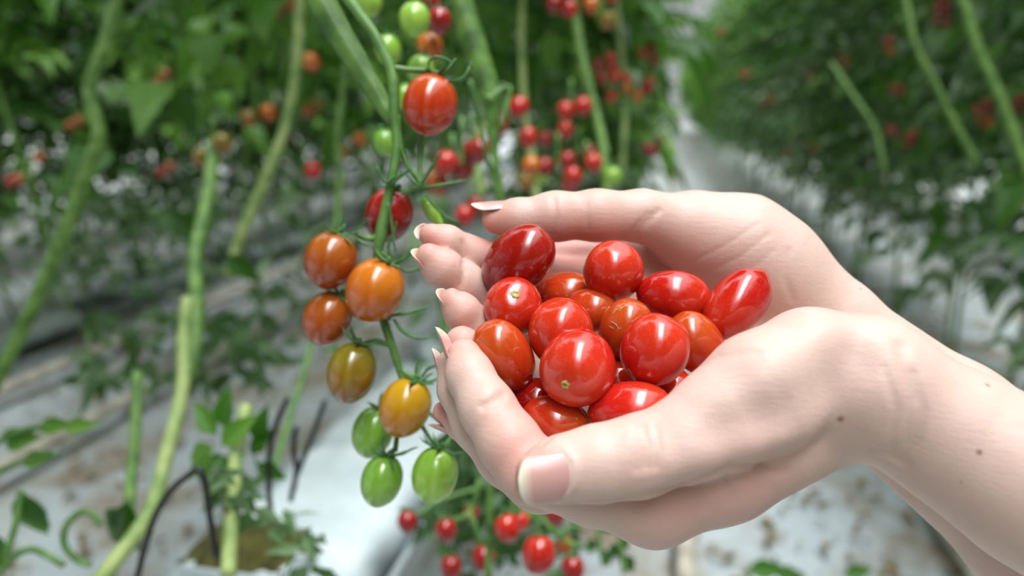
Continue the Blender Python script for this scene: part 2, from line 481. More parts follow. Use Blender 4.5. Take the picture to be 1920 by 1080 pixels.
def arm_mesh(arm, lo, hi, h):
    V, Q = mesh_field(arm.f, lo, hi, h)
    return V, Q
VL, QL = arm_mesh(left, (-40, -215, -312), (350, 20, -105), HRES)
VR, QR = arm_mesh(right, (-60, -285, -352), (430, 65, -175), HRES)
allV = np.vstack([VL, VR]); allQ = np.vstack([QL, QR + len(VL)])
person = mesh_obj('person', toworld(allV), allQ, M['skin'], origin=at(1500, 700, 0.27))
tag(person, 'person with bare forearms, both hands cupped side by side to hold ripe red tomatoes', 'person')
bl = np.zeros(len(allV)); ml = np.zeros(len(allV))
for px, py, d, r, s in [(800, 442, 286, 9, .7), (803, 480, 277, 9, .75), (845, 565, 270, 9, .7), (866, 640, 263, 9, .5), (868, 662, 250, 10, .5), (832, 773, 268, 9, .9),
                        (990, 885, 215, 9, .3), (925, 411, 296, 11, .7), (1050, 430, 292, 10, .35), (1120, 445, 296, 16, .5), (930, 480, 300, 15, .5), (990, 880, 225, 12, .2),
                        (950, 750, 236, 10, .35), (1300, 530, 300, 22, .4), (1130, 560, 318, 24, .55), (1200, 860, 214, 8, .3), (1060, 480, 314, 18, .6), (1245, 940, 225, 16, .35),
                        (1440, 590, 295, 14, .25), (960, 850, 228, 12, .35), (1400, 900, 225, 20, .35)]:
    e = ((allV - C(px, py, d)) ** 2).sum(1); bl += s * np.exp(-e / (r * r))
for px, py, r in [(1576, 787, 1.0), (1525, 782, .6), (1852, 722, .7), (1836, 848, .8), (1614, 541, .5), (1802, 905, .45), (1640, 905, .5)]:
    for a in (left, right):
        p = a.hit(px, py)
        if p is not None: break
    if p is None: continue
    e = ((allV - p) ** 2).sum(1); ml += np.exp(-(e / (r * r)) ** 2)
for nm, arr in (('blush', np.clip(bl, 0, 1)), ('mole', np.clip(ml, 0, 1) * 0.8)):
    a = person.data.attributes.new(nm, 'FLOAT', 'POINT'); a.data.foreach_set('value', arr.astype(np.float32))

def nail(base, tip, normal, r, half, lift=0.4, label=None, curve=0.25, over=0.0, nu=14, nv=13):
    """fingernail: base/tip camera-frame mm points on the finger axis line, normal = the way the nail faces"""
    ax = tip - base; L = np.linalg.norm(ax); ax /= L
    n = normal - ax * normal.dot(ax); n /= np.linalg.norm(n); sd = np.cross(ax, n)
    V, al = [], []
    for i in range(nu):
        u = i / (nu - 1)
        w = 1.0
        if u > 0.72: w = math.sqrt(max(0.0, 1 - ((u - 0.72) / 0.285) ** 2))
        if u < 0.3: w = 0.45 + 0.55 * math.sqrt(max(0, 1 - ((0.3 - u) / 0.3) ** 2))
        for j in range(nv):
            v = (j / (nv - 1) * 2 - 1) * w
            th = v * half
            back = 0.05 * L * (1 - v * v) if u < 0.1 else 0
            p = base + ax * (u * L - (back if i == 0 else 0)) + sd * (r * math.sin(th)) + n * (r * math.cos(th) + lift - curve * L * (u - 0.35) ** 2)
            V.append(p); al.append(u + 0.07 * v * v)
    Fc = [[i * nv + j, i * nv + j + 1, (i + 1) * nv + j + 1, (i + 1) * nv + j] for i in range(nu - 1) for j in range(nv - 1)]
    W = toworld(np.array(V))
    o = mesh_obj('fingernail', W, Fc, M['nail'], person, origin=W.mean(0))
    a = o.data.attributes.new('along', 'FLOAT', 'POINT'); a.data.foreach_set('value', np.array(al, np.float32))
    s = o.modifiers.new('thickness', 'SOLIDIFY'); s.thickness = 0.00045; s.offset = 0
    ss = o.modifiers.new('smooth', 'SUBSURF'); ss.levels = 1; ss.render_levels = 1
    if label: o['label'] = label
    return o
def V3(x, y, z): return np.array([x, y, z], float)
# left thumb: its nail looks at the camera
nail(C(1076, 876, 217), C(962, 893, 214), V3(-0.15, -0.12, 1), 9.0, 0.93, 0.55, 'thumbnail facing the camera, pale rounded tip', 0.18)
# right thumb: seen on edge at the far side
nail(C(985, 406, 297), C(884, 411, 295), V3(-0.05, 0.88, 0.3), 6.4, 0.85, 0.2, 'long pale thumbnail', 0.06)
# right-hand fingertips, nails turned to the left and away
nail(C(838, 455, 288), C(787, 422, 284), V3(-0.75, 0.1, -0.35), 4.7, 1.0, 0.5, None, 0.1)
nail(C(838, 515, 279), C(790, 457, 274), V3(-0.8, -0.25, -0.2), 5.3, 1.0, 0.5, None, 0.12)
nail(C(874, 596, 272), C(838, 536, 267), V3(-0.8, 0.0, -0.15), 4.7, 1.0, 0.5, None, 0.1)
# left index, middle and ring nails
nail(C(886, 704, 247), C(845, 600, 252), V3(-0.85, -0.1, -0.2), 5.6, 0.9, 0.4, None, 0.05)
nail(C(860, 735, 260), C(834, 644, 265), V3(-0.85, -0.2, -0.2), 4.8, 0.9, 0.4, None, 0.05)
nail(C(862, 796, 266), C(812, 776, 269), V3(-0.5, -0.85, 0.1), 4.2, 0.9, 0.3, None, 0.05)

# ------------------------------------------------------------------ tomatoes
def tomato_mesh(name, ln, wd, taper=0.25, point=0.0, m=None, nu=36, nv=28, seed=0):
    """grape tomato; +Z is the stem end, -Z the blossom end (pointed when point > 0); metres"""
    r_ = np.random.default_rng(seed)
    ph = r_.uniform(0, 6.28, 4)
    V = [(0, 0, ln / 2 * 0.975)]; Fc = []
    for i in range(1, nv):
        t = math.pi * i / nv
        z = math.cos(t); rad = math.sin(t) ** 0.92
        rad *= 1 - taper * 0.5 * (-z * 0.5 + 0.0) * (1 if z < 0 else 0.6) * 1.0
        if z < -0.55: rad *= 1 - point * ((-z - 0.55) / 0.45) ** 1.2 * 0.55
        zz = z * ln / 2
        if z > 0.93: zz -= ln * 0.02 * ((z - 0.93) / 0.07)
        for j in range(nu):
            a = 2 * math.pi * j / nu
            k = 1 + 0.012 * math.sin(2 * a + ph[0] + z) + 0.008 * math.sin(3 * a + ph[1])
            V.append((math.cos(a) * rad * wd / 2 * k, math.sin(a) * rad * wd / 2 * k, zz))
    V.append((0, 0, -ln / 2 * (1 + 0.05 * point)))
    for j in range(nu): Fc.append([0, 1 + j, 1 + (j + 1) % nu])
    for i in range(nv - 2):
        o = 1 + i * nu
        for j in range(nu): Fc.append([o + j, o + nu + j, o + nu + (j + 1) % nu, o + (j + 1) % nu])
    e = len(V) - 1; o = 1 + (nv - 2) * nu
    for j in range(nu): Fc.append([e, o + (j + 1) % nu, o + j])
    me = bpy.data.meshes.new(name); me.from_pydata(V, [], Fc)
    me.polygons.foreach_set('use_smooth', [True] * len(me.polygons)); me.materials.append(m)
    return me

def axis_matrix(axis_cam, spin=0.0):
    z = CR @ (np.asarray(axis_cam, float) / np.linalg.norm(axis_cam))
    x = np.cross((0.1, 0.2, 0.97), z)
    if np.linalg.norm(x) < 0.05: x = np.cross((1, 0, 0), z)
    x /= np.linalg.norm(x); y = np.cross(z, x)
    R = Matrix((x, y, z)).transposed().to_4x4()
    return R @ Matrix.Rotation(spin, 4, 'Z')

def tomato(px, py, d, ln_px, wd_px, axis, mat, label=None, group=None, scar=False, point=0.3, name='tomato', seed=0, taper=0.25):
    d_mm = d
    me = tomato_mesh(name, ln_px * d_mm / F * 1e-3, wd_px * d_mm / F * 1e-3, taper, point, M[mat], seed=seed)
    o = bpy.data.objects.new(name, me); col.objects.link(o)
    o.matrix_world = Matrix.Translation(Vector(toworld(C(px, py, d_mm)))) @ axis_matrix(axis, seed)
    o['ln'] = ln_px * d_mm / F * 1e-3
    if label: tag(o, label, 'tomato', group)
    if scar:
        L = o['ln'] / 2
        mb = MB(); n = 14
        rings = [(0.0016, 0.0), (0.0013, 0.0004), (0.0007, 0.00045), (0.0004, 0.0001)]
        V = []
        for r, z in rings:
            for j in range(n):
                a = 2 * math.pi * j / n; k = 1 + 0.12 * math.sin(5 * a)
                V.append((r * k * math.cos(a), r * k * math.sin(a), L * 0.958 + z))
        V.append((0, 0, L * 0.958))
        Fc = [[i * n + j, i * n + (j + 1) % n, (i + 1) * n + (j + 1) % n, (i + 1) * n + j] for i in range(3) for j in range(n)]
        Fc += [[3 * n + j, 3 * n + (j + 1) % n, 4 * n] for j in range(n)]
        s = mesh_obj('stem_scar', V, Fc, M['scar']); s.parent = o
        s['label'] = 'small tan stem scar'
    del o['ln']
    return o

G = 'loose ripe tomatoes cupped in the two hands'
HT = [ # px, py, depth, length px, width px, stem-end axis (camera frame), material, label, scar, point
    (971, 489, 280, 158, 112, (0.72, 0.62, 0.25), 't_deep', 'deep red oblong tomato lying against the fingertips at the back left of the pile', 0, .15),
    (1149, 511, 281, 122, 112, (0.15, 0.75, 0.62), 't_scarlet', 'round bright red tomato at the back, with a branching white glint on top', 0, .1),
    (1262, 556, 278, 138, 98, (0.98, -0.12, 0.1), 't_red', 'broad red tomato lying sideways below the far palm', 0, .15),
    (1384, 566, 272, 166, 104, (-0.66, -0.68, 0.2), 't_red', 'pointed red tomato standing at the right end of the pile by the wrist', 0, .75),
    (962, 577, 270, 118, 112, (0.08, 0.45, 0.9), 't_red', 'red tomato near the fingertips showing a star-shaped stem scar', 1, .2),
    (1056, 552, 297, 120, 84, (0.95, 0.1, 0.2), 't_orange', 'half hidden orange-red tomato behind the pile below the far thumb', 0, .2),
    (1106, 582, 280, 104, 82, (0.9, 0.05, 0.3), 't_orange', 'small orange-red tomato wedged in the middle under the round one', 0, .2),
    (1172, 618, 266, 122, 98, (0.3, 0.85, 0.35), 't_orange', 'orange-red tomato with pale scratches in the middle of the pile', 0, .2),
    (1053, 627, 259, 140, 122, (-0.25, 0.85, 0.4), 't_scarlet', 'bright red tomato just behind the biggest front one', 0, .2),
    (946, 668, 258, 152, 106, (-0.48, 0.82, 0.25), 't_orange', 'orange-red tomato leaning on the near index finger with its pointed tip down', 0, .55),
    (1084, 688, 242, 156, 144, (-0.33, -0.3, 0.75), 't_scarlet', 'biggest round red tomato at the front with a small pale scar low on its left', 1, .2),
    (1227, 658, 246, 144, 128, (0.3, 0.88, 0.2), 't_scarlet', 'plump red tomato at the front beside the near thumb pad', 0, .25),
    (1306, 645, 264, 136, 100, (-0.6, 0.75, 0.2), 't_orange', 'orange-red tomato half hidden behind the plump front one on the right', 0, .25),
    (1182, 770, 239, 160, 108, (0.97, 0.08, 0.2), 't_scarlet', 'shiny red tomato lying sideways along the near thumb', 0, .3),
    (1042, 792, 246, 132, 100, (0.9, -0.3, 0.1), 't_orange', 'dark orange tomato lowest in the cup between index finger and thumb', 0, .2),
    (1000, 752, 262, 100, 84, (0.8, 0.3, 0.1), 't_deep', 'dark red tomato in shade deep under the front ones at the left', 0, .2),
    (1158, 722, 268, 100, 84, (0.2, 0.9, 0.1), 't_red', 'red tomato glimpsed deep in the gap between the front ones', 0, .2),
    (1258, 738, 262, 100, 88, (0.7, 0.6, 0.1), 't_red', 'red tomato peeping out beside the base of the near thumb', 0, .2),
]
for i, (px, py, d, l, w, ax, m, lb, sc, pt) in enumerate(HT):
    o = tomato(px, py, d, l, w, ax, m, lb, G, bool(sc), pt, seed=i)
    if i == 7:                                   # pale scratches on the skin of the middle tomato
        from mathutils.bvhtree import BVHTree
        bpy.context.view_layer.update()
        bvh = BVHTree.FromPolygons([o.matrix_world @ v.co for v in o.data.vertices], [list(p.vertices) for p in o.data.polygons])
        for pix in ([(1148, 590), (1156, 581), (1166, 577)], [(1146, 604), (1154, 608), (1161, 618)], [(1160, 584), (1168, 576), (1177, 573)], [(1142, 612), (1150, 616)]):
            pts = []
            for p in pix:
                h = bvh.ray_cast(Vector(CT), Vector(CR @ C(p[0], p[1], 1)).normalized())
                if h[0] is not None: pts.append(np.array(h[0] + h[1] * 0.00005))
            if len(pts) > 1:
                V, Fc = tube(pts, [.00018] * len(pts), 6, 5)
                s = mesh_obj('scratch', V, Fc, M['scar'], origin=pts[0]); s.parent = o; s.matrix_parent_inverse = o.matrix_world.inverted()

# ------------------------------------------------------------------ the hanging truss beside the hands
D0 = 345.0
def ptube(mb, pts, d=D0, n=8, step=5, flat=1.0, ridge=0.0):
    """pts: (px, py, radius px[, depth offset mm])"""
    P = [toworld(C(p[0], p[1], d + (p[3] if len(p) > 3 else 0))) for p in pts]
    R = [p[2] * (d + (p[3] if len(p) > 3 else 0)) / F * 1e-3 for p in pts]
    V, Fc = tube(P, R, n, step, flat, ridge); mb.add(V, Fc)

vine = empty('tomato_vine', at(640, 60, .36))
tag(vine, 'thick green vine stem at the top with the truss stalk of the ripening tomatoes', 'vine')
mb = MB()
ptube(mb, [(520, -320, 31, 20), (570, -90, 29, 12), (606, 10, 27, 8), (650, 88, 24, 6), (695, 158, 19, 4), (722, 205, 15, 2), (734, 228, 9, 0)], 352, 14, 8, 1.0, 0.07)
mb.build('main_stem', M['mainstem'], vine, origin=at(600, 0, .36))
mb = MB()
ptube(mb, [(560, -260, 9, 6), (632, -40, 9), (665, 14, 10), (702, 66, 10), (731, 124, 10), (738, 160, 11), (739, 215, 10), (744, 280, 9), (735, 335, 9), (722, 392, 9), (714, 440, 12), (708, 485, 9), (712, 560, 8), (721, 605, 9), (737, 655, 8), (752, 702, 7), (762, 735, 6), (748, 790, 5), (741, 846, 5)])
ptube(mb, [(738, 128, 7), (768, 131, 6), (806, 134, 6), (832, 142, 5)])            # pedicel of the top tomato
ptube(mb, [(746, 215, 4), (752, 272, 4), (766, 312, 5), (784, 334, 6), (792, 352, 8)])
ptube(mb, [(791, 240, 5, 8), (789, 290, 5, 8), (787, 338, 6, 4)])
ptube(mb, [(792, 352, 7), (770, 356, 6), (752, 362, 5)])
ptube(mb, [(712, 445, 7), (690, 447, 5), (668, 440, 5), (655, 436, 4)])
ptube(mb, [(709, 470, 6), (722, 478, 5), (738, 492, 5)])
ptube(mb, [(714, 575, 6), (690, 560, 5, 6), (655, 556, 4, 10)])
ptube(mb, [(735, 648, 6), (705, 640, 5), (680, 645, 4), (668, 650, 4)])
ptube(mb, [(755, 702, 6), (772, 704, 5), (784, 711, 4)])
ptube(mb, [(760, 738, 5), (740, 752, 4, 8), (715, 768, 4, 14)])
ptube(mb, [(742, 842, 5), (732, 848, 4), (724, 858, 4)])
ptube(mb, [(760, 745, 5), (786, 790, 4), (806, 822, 4), (820, 842, 4)])
ptube(mb, [(800, 770, 4, 10), (830, 795, 4, 8), (848, 812, 4, 6), (836, 832, 4, 2), (822, 842, 4)])
mb.build('truss_stalk', M['stalk'], vine, origin=at(730, 300, .345))
for pts in [                                     # flower sepals and leaf-like bracts on the stalk, each a part
        [(806, 134, 4), (804, 116, 5), (816, 107, 6), (834, 110, 5), (848, 118, 3)],
        [(828, 142, 4), (842, 130, 9), (852, 116, 8), (857, 110, 3)],
        [(842, 152, 4), (864, 149, 7), (877, 136, 8), (882, 122, 5), (885, 115, 2)],
        [(792, 352, 5), (826, 348, 8), (856, 342, 6), (879, 337, 2)],
        [(790, 345, 5), (806, 318, 6), (818, 298, 5), (830, 286, 2)],
        [(795, 362, 5), (815, 386, 6), (838, 408, 5), (862, 418, 2)],
        [(786, 350, 5), (764, 330, 5), (752, 322, 2)],
        [(742, 330, 5), (724, 342, 6), (712, 322, 5), (706, 302, 2)],
        [(735, 345, 5), (752, 330, 6), (772, 316, 3)],
        [(728, 380, 4), (735, 420, 6), (738, 452, 5), (742, 470, 2)],
        [(738, 492, 5), (756, 486, 8), (772, 472, 6), (788, 462, 2)],
        [(742, 496, 5), (762, 508, 6), (786, 504, 5), (800, 498, 2)],
        [(734, 490, 5), (728, 462, 6), (738, 436, 4), (744, 415, 2)],
        [(655, 436, 4), (676, 425, 5), (692, 408, 2)],
        [(660, 440, 4), (684, 458, 5), (706, 458, 2)],
        [(642, 434, 4), (640, 418, 5), (644, 396, 2)],
        [(735, 592, 5), (760, 588, 7), (786, 580, 6), (810, 573, 2)],
        [(738, 598, 5), (752, 618, 7), (776, 632, 7), (798, 634, 5), (814, 631, 2)],
        [(730, 600, 5), (738, 576, 5), (748, 560, 2)],
        [(784, 711, 4), (780, 694, 6), (786, 674, 2)],
        [(786, 712, 4), (806, 716, 6), (826, 706, 4), (846, 690, 2)],
        [(790, 706, 4), (806, 690, 6), (830, 684, 4), (838, 690, 2)],
        [(728, 852, 4), (752, 852, 5), (772, 842, 4), (784, 838, 2)],
        [(724, 852, 4), (716, 832, 5), (722, 816, 2)],
        [(822, 842, 4), (842, 836, 5), (856, 820, 4), (862, 808, 2)],
        [(818, 842, 4), (804, 832, 5), (794, 816, 2)],
        [(828, 846, 4), (856, 850, 5), (884, 844, 4), (900, 838, 2)]]:
    mb = MB(); ptube(mb, [(a, b, c * 1.1, -4) for a, b, c in pts], D0, 8, 5, 0.45)
    mb.build('sepal', M['sepal'], vine, origin=at(pts[0][0], pts[0][1], .341))
mb = MB()
ptube(mb, [(793, 372, 4, 6), (802, 384, 12, 6), (812, 402, 13, 6), (824, 418, 8, 6), (830, 424, 3, 6)])
mb.build('fruit_bud', M['t_lime'], vine, origin=at(808, 395, .35))

GV = 'tomatoes ripening on the hanging truss beside the hands'
HV = [
    (806, 197, 345, 116, 101, (0.22, 0.93, -0.1), 't_orange', 'red-orange tomato alone at the top of the hanging truss', .1),
    (729, 404, 357, 104, 90, (0.35, 0.93, 0.1), 't_deep', 'dark red tomato hidden behind the truss stalk', .2),
    (620, 489, 343, 110, 98, (0.32, 0.93, 0.15), 't_brown', 'brown-orange tomato upper left in the cluster of three on the truss', .15),
    (702, 546, 336, 124, 110, (0.42, 0.88, 0.2), 't_copper', 'large orange tomato in front in the cluster of three on the truss', .15),
    (614, 598, 349, 108, 92, (0.5, 0.85, 0.15), 't_brown', 'brown-orange tomato lower left in the cluster of three on the truss', .15),
    (659, 700, 343, 118, 92, (0.25, 0.95, 0.1), 't_olive', 'olive-brown tomato hanging left of the truss below the cluster of three', .3),
    (759, 765, 338, 118, 96, (0.4, 0.9, 0.15), 't_amber', 'amber yellow tomato hanging on the truss just left of the near fingers', .25),
    (699, 811, 362, 100, 76, (0.3, 0.94, 0.1), 't_green', 'mid green tomato partly behind the amber one', .25),
    (715, 902, 345, 102, 78, (0.28, 0.95, 0.1), 't_green', 'green tomato at the bottom left end of the truss', .3),
    (815, 892, 342, 110, 86, (0.22, 0.96, 0.12), 't_lime', 'bright light green tomato at the bottom right end of the truss', .35),
]
def calyx(o, ln, n=5, R=0.012, seed=0, mat='sepal'):
    r_ = random.Random(seed); mb = MB()
    z0 = ln / 2 * 0.965
    for k in range(n):
        a = 2 * math.pi * k / n + r_.uniform(-.25, .25); L = R * r_.uniform(.7, 1.15); up = r_.uniform(-.1, .7)
        P = [(0, 0, z0 + .0004)] + [(math.cos(a + r_.uniform(-.1, .1)) * L * t, math.sin(a) * L * t, z0 + .0004 + up * L * t * t - (0.12 * L * t if up < .2 else 0)) for t in (.35, .7, 1)]
        V, Fc = tube(P, [.0009, .0012, .0009, .0002], 6, 3, .5); mb.add(V, Fc)
    V, Fc = tube([(0, 0, z0 - .0004), (0, 0, z0 + .001), (.0004, 0, z0 + .003)], [.002, .0012, .001], 8, 3); mb.add(V, Fc)
    me_o = mb.build('calyx', M[mat]); me_o.parent = o
    return me_o
for i, (px, py, d, l, w, ax, m, lb, pt) in enumerate(HV):
    o = tomato(px, py, d, l, w, ax, m, lb, GV, False, pt, seed=40 + i)
    calyx(o, l * d / F * 1e-3, seed=i, R=0.010)

# second stem, right of the top tomato, and fruit hanging behind
vine2 = empty('tomato_vine', at(890, 120, .56))
tag(vine2, 'thick green stem with a swollen node right of the top truss tomato', 'vine')
mb = MB()
ptube(mb, [(800, -300, 26), (838, -80, 25), (860, 0, 25), (886, 80, 25), (906, 140, 23), (918, 182, 22), (922, 215, 15), (925, 262, 9), (931, 320, 6), (940, 375, 5), (938, 520, 5), (920, 900, 6), (910, 1300, 9)], 560, 12, 7, 1.0, 0.05)
ptube(mb, [(915, 190, 16), (930, 178, 13), (944, 168, 9), (957, 162, 5)], 556)
mb.build('main_stem', M['mainstem'], vine2, origin=at(890, 120, .56))
mb = MB()
ptube(mb, [(957, 162, 5), (952, 190, 5), (946, 215, 5), (940, 240, 4)], 556)
ptube(mb, [(880, 150, 5, 40), (898, 210, 5, 40), (912, 290, 5, 40), (935, 380, 5, 40)], 560)
mb.build('side_shoot', M['stalk'], vine2, origin=at(945, 200, .56))

def plain_tomatoes(lst, group, seed):
    for i, (px, py, d, sz, m, lb) in enumerate(lst):
        r_ = random.Random(seed * 100 + i)
        o = tomato(px, py, d * 1000, sz * 1.14, sz, (r_.uniform(-.4, .4), 1, r_.uniform(-.3, .3)), m, lb, group, False, .2, seed=seed * 100 + i)
        calyx(o, sz * 1.14 * d / F, 5, .010, i)
plain_tomatoes([
    (777, 37, .47, 58, 't_lime', 'round pale green tomato at the top, behind the thick stem'),
    (728, 94, .47, 50, 't_lime', 'pale green tomato half hidden behind the truss stalk near the top'),
    (788, 132, .50, 50, 't_lime', 'pale green tomato just above the top red-orange tomato'),
    (760, 182, .48, 44, 't_lime', 'pale green tomato peeping out left of the top red-orange tomato'),
    (690, 2, .50, 54, 't_lime', 'green tomato cut by the top edge beside the truss stalk'),
    (722, 268, .47, 46, 't_green', 'green tomato behind the truss stalk below the top tomato'),
    (824, 40, .52, 46, 't_deep', 'dark red tomato right of the round pale green one'),
    (806, 6, .54, 44, 't_deep', 'dark red tomato cut by the top edge behind the pale green one'),
    (806, 88, .54, 50, 't_copper', 'orange tomato below the dark red one near the top')],
    'tomatoes behind the thick stem at the top', 3)
GL = 'tomatoes hanging low under the hands'
plain_tomatoes([
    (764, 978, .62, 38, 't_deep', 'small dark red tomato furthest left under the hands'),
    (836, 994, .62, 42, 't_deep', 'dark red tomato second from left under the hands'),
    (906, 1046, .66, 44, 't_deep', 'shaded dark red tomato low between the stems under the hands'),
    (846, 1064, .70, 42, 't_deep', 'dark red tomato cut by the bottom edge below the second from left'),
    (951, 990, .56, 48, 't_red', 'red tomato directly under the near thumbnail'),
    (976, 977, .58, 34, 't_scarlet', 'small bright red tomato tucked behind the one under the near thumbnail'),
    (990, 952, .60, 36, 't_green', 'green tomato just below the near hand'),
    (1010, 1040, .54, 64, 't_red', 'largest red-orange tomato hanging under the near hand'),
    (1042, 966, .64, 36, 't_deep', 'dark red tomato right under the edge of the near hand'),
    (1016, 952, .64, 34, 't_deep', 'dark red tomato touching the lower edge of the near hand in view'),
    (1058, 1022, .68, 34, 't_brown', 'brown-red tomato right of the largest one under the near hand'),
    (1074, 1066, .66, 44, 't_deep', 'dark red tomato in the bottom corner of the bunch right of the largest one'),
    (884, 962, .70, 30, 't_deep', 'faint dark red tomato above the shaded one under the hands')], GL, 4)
low = empty('tomato_truss', at(980, 960, .6)); tag(low, 'green truss stalks of the low bunch hanging under the hands', 'truss')
low2 = empty('tomato_truss', at(890, 940, .65)); tag(low2, 'thin green truss stalks of the shaded tomatoes low on the left under the hands', 'truss')
for root, lst in ((low, [[(985, 900, 7), (1000, 950, 6), (1008, 990, 5), (1010, 1012, 4)], [(985, 905, 6), (965, 940, 5), (955, 966, 4)], [(1000, 950, 5), (1040, 1000, 5), (1075, 1020, 4), (1110, 1030, 3)], [(1075, 1020, 4), (1076, 1046, 4)], [(1050, 1005, 4), (1075, 985, 3), (1100, 1000, 2)]]),
                  (low2, [[(900, 900, 6, 60), (880, 960, 5, 60), (850, 975, 4, 40)], [(880, 960, 5, 60), (900, 1010, 5, 60), (906, 1026, 4, 60)], [(895, 915, 4, 60), (820, 940, 4, 50), (790, 960, 4, 40), (770, 968, 3, 30)]])):
    mb = MB()
    for pts in lst: ptube(mb, pts, 600)
    mb.build('truss_stalk', M['stalk'], root, origin=np.array(root.location))

# ------------------------------------------------------------------ the greenhouse: floor sheet, rails, gutters
def floor_mat():
    m, nt, b = new_mat('white_ground_sheet')
    v = coord(nt)
    n1 = noise(nt, 3.5, 5, v, 0.6); n2 = noise(nt, 40, 4, v); n3 = noise(nt, 1.1, 3, v)
    c = mixc(nt, n2.outputs['Fac'], s2l((184, 193, 196)), s2l((158, 166, 168)))
    r = ramp(nt, [(0.46, (0, 0, 0, 1)), (0.64, (1, 1, 1, 1))]); nt.links.new(n1.outputs['Fac'], r.inputs['Fac'])
    c = mixc(nt, r.outputs['Color'], c, s2l((138, 126, 108)))
    r2 = ramp(nt, [(0.52, (0, 0, 0, 1)), (0.75, (.6, .6, .6, 1))]); nt.links.new(n3.outputs['Fac'], r2.inputs['Fac'])
    c = mixc(nt, r2.outputs['Color'], c, s2l((150, 148, 128)))
    nt.links.new(c, b.inputs['Base Color']); b.inputs['Roughness'].default_value = 0.5
    bump(nt, n1.outputs['Fac'], b, 0.4, 0.02)
    return m
M['sheet'] = floor_mat()
M['plastic'] = noisy_mat('white_plastic_film', (214, 222, 224), (192, 204, 206), 14, 0.35, 0.5, 0.008)
M['graypl'] = noisy_mat('grey_gutter_film', (168, 176, 178), (140, 150, 152), 12, 0.4, 0.4, 0.006)
M['rail'] = noisy_mat('worn_painted_pipe', (206, 200, 184), (150, 138, 122), 14, 0.45, 0.2, 0.002)
M['drip'] = noisy_mat('black_drip_tube', (16, 16, 17), (30, 30, 32), 60, 0.4, 0.0)
M['moss'] = noisy_mat('mossy_rockwool', (40, 40, 14), (84, 82, 30), 60, 0.95, 0.8, 0.006)
M['litter'] = noisy_mat('dry_leaf_litter', (92, 84, 52), (140, 116, 84), 30, 0.9, 0.3, 0.003)
def leaf_mat(name, a, b_, c_):
    m, nt, b = new_mat(name)
    at_ = nt.nodes.new('ShaderNodeAttribute'); at_.attribute_name = 'tone'
    r = ramp(nt, [(0, s2l(a)), (0.6, s2l(b_)), (1, s2l(c_))]); nt.links.new(at_.outputs['Fac'], r.inputs['Fac'])
    nt.links.new(r.outputs['Color'], b.inputs['Base Color']); b.inputs['Roughness'].default_value = 0.42; b.inputs['Specular IOR Level'].default_value = 0.3
    tr = nt.nodes.new('ShaderNodeBsdfTranslucent')
    nt.links.new(mixc(nt, 0.5, r.outputs['Color'], s2l((120, 190, 40))), tr.inputs['Color'])
    mx = nt.nodes.new('ShaderNodeMixShader'); mx.inputs[0].default_value = 0.25
    nt.links.new(b.outputs[0], mx.inputs[1]); nt.links.new(tr.outputs[0], mx.inputs[2])
    nt.links.new(mx.outputs[0], nt.nodes['Material Output'].inputs['Surface'])
    return m
M['dull'] = leaf_mat('old_leaf_dull', (52, 76, 44), (86, 112, 74), (146, 166, 130))
M['leaf'] = leaf_mat('tomato_leaf', (26, 60, 12), (54, 100, 24), (112, 156, 60))

fl = []
V, Fc = [], []
nx, ny = 60, 120
for j in range(ny + 1):
    for i in range(nx + 1):
        x = -30 + 50 * i / nx; y = -9 + 64 * (j / ny) ** 1.4
        V.append((x, y, 0.012 * math.sin(x * 3.1 + math.sin(y * 1.7) * 2) * math.sin(y * 2.3 + x)))
for j in range(ny):
    for i in range(nx):
        o = j * (nx + 1) + i; Fc.append([o, o + 1, o + nx + 2, o + nx + 1])
tag(mesh_obj('floor', V, Fc, M['sheet']), kind='structure')

def rail(x, label):
    r = empty('pipe_rail', (x, 0, 0)); tag(r, label, 'rail', 'heating pipe rails on the floor')
    V, Fc = tube([(x, -1.5, .075), (x, 10, .075), (x, 34, .075)], [.026] * 3, 12, 8)
    mesh_obj('pipe', V, Fc, M['rail'], r, origin=(x, 0, .075))
    for k in range(8):
        y = 0.9 + k * 2.2
        V, Fc = box((x - .05, y - .02, 0), (x + .05, y + .02, .052))
        mesh_obj('support', V, Fc, M['rail'], r, False, origin=(x, y, 0))
rail(0.09, 'pale pipe rail on the floor directly under the cupped hands')
rail(0.80, 'pale pipe rail on the floor under the forearms, right of the path')
rail(-2.05, 'pale pipe rail in the far left path, the nearer of the two')
rail(-2.62, 'pale pipe rail in the far left path, the farther of the two')

def gutter(x, z, w, y0, label, hang=True):
    g = empty('growing_gutter', (x, y0, z)); tag(g, label, 'gutter')
    hw = w / 2
    prof = [(-hw, 0), (-hw * .9, -.07), (hw * .9, -.07), (hw, 0), (hw + .012, 0.004), (hw * .92, -.085), (-hw * .92, -.085), (-hw - .012, 0.004)]
    V, Fc = [], []
    for y in (y0, 34): V += [(x + a, y, z + b) for a, b in prof]
    n = len(prof)
    for k in range(n): Fc.append([k, (k + 1) % n, n + (k + 1) % n, n + k])
    mesh_obj('trough', V, Fc, M['graypl'], g, False, origin=(x, y0, z))
    k = 0; y = y0 + 1.2
    while y < 20 and hang:
        mb = MB()
        for sx in (-1, 1):
            V, Fc = tube([(x + sx * hw * .8, y, .0), (x + sx * hw * .9, y, z - .04)], [.012, .012], 8, 2); mb.add(V, Fc)
        mb.build('stand', M['graypl'], g, origin=(x, y, 0)); y += 2.5
    return g
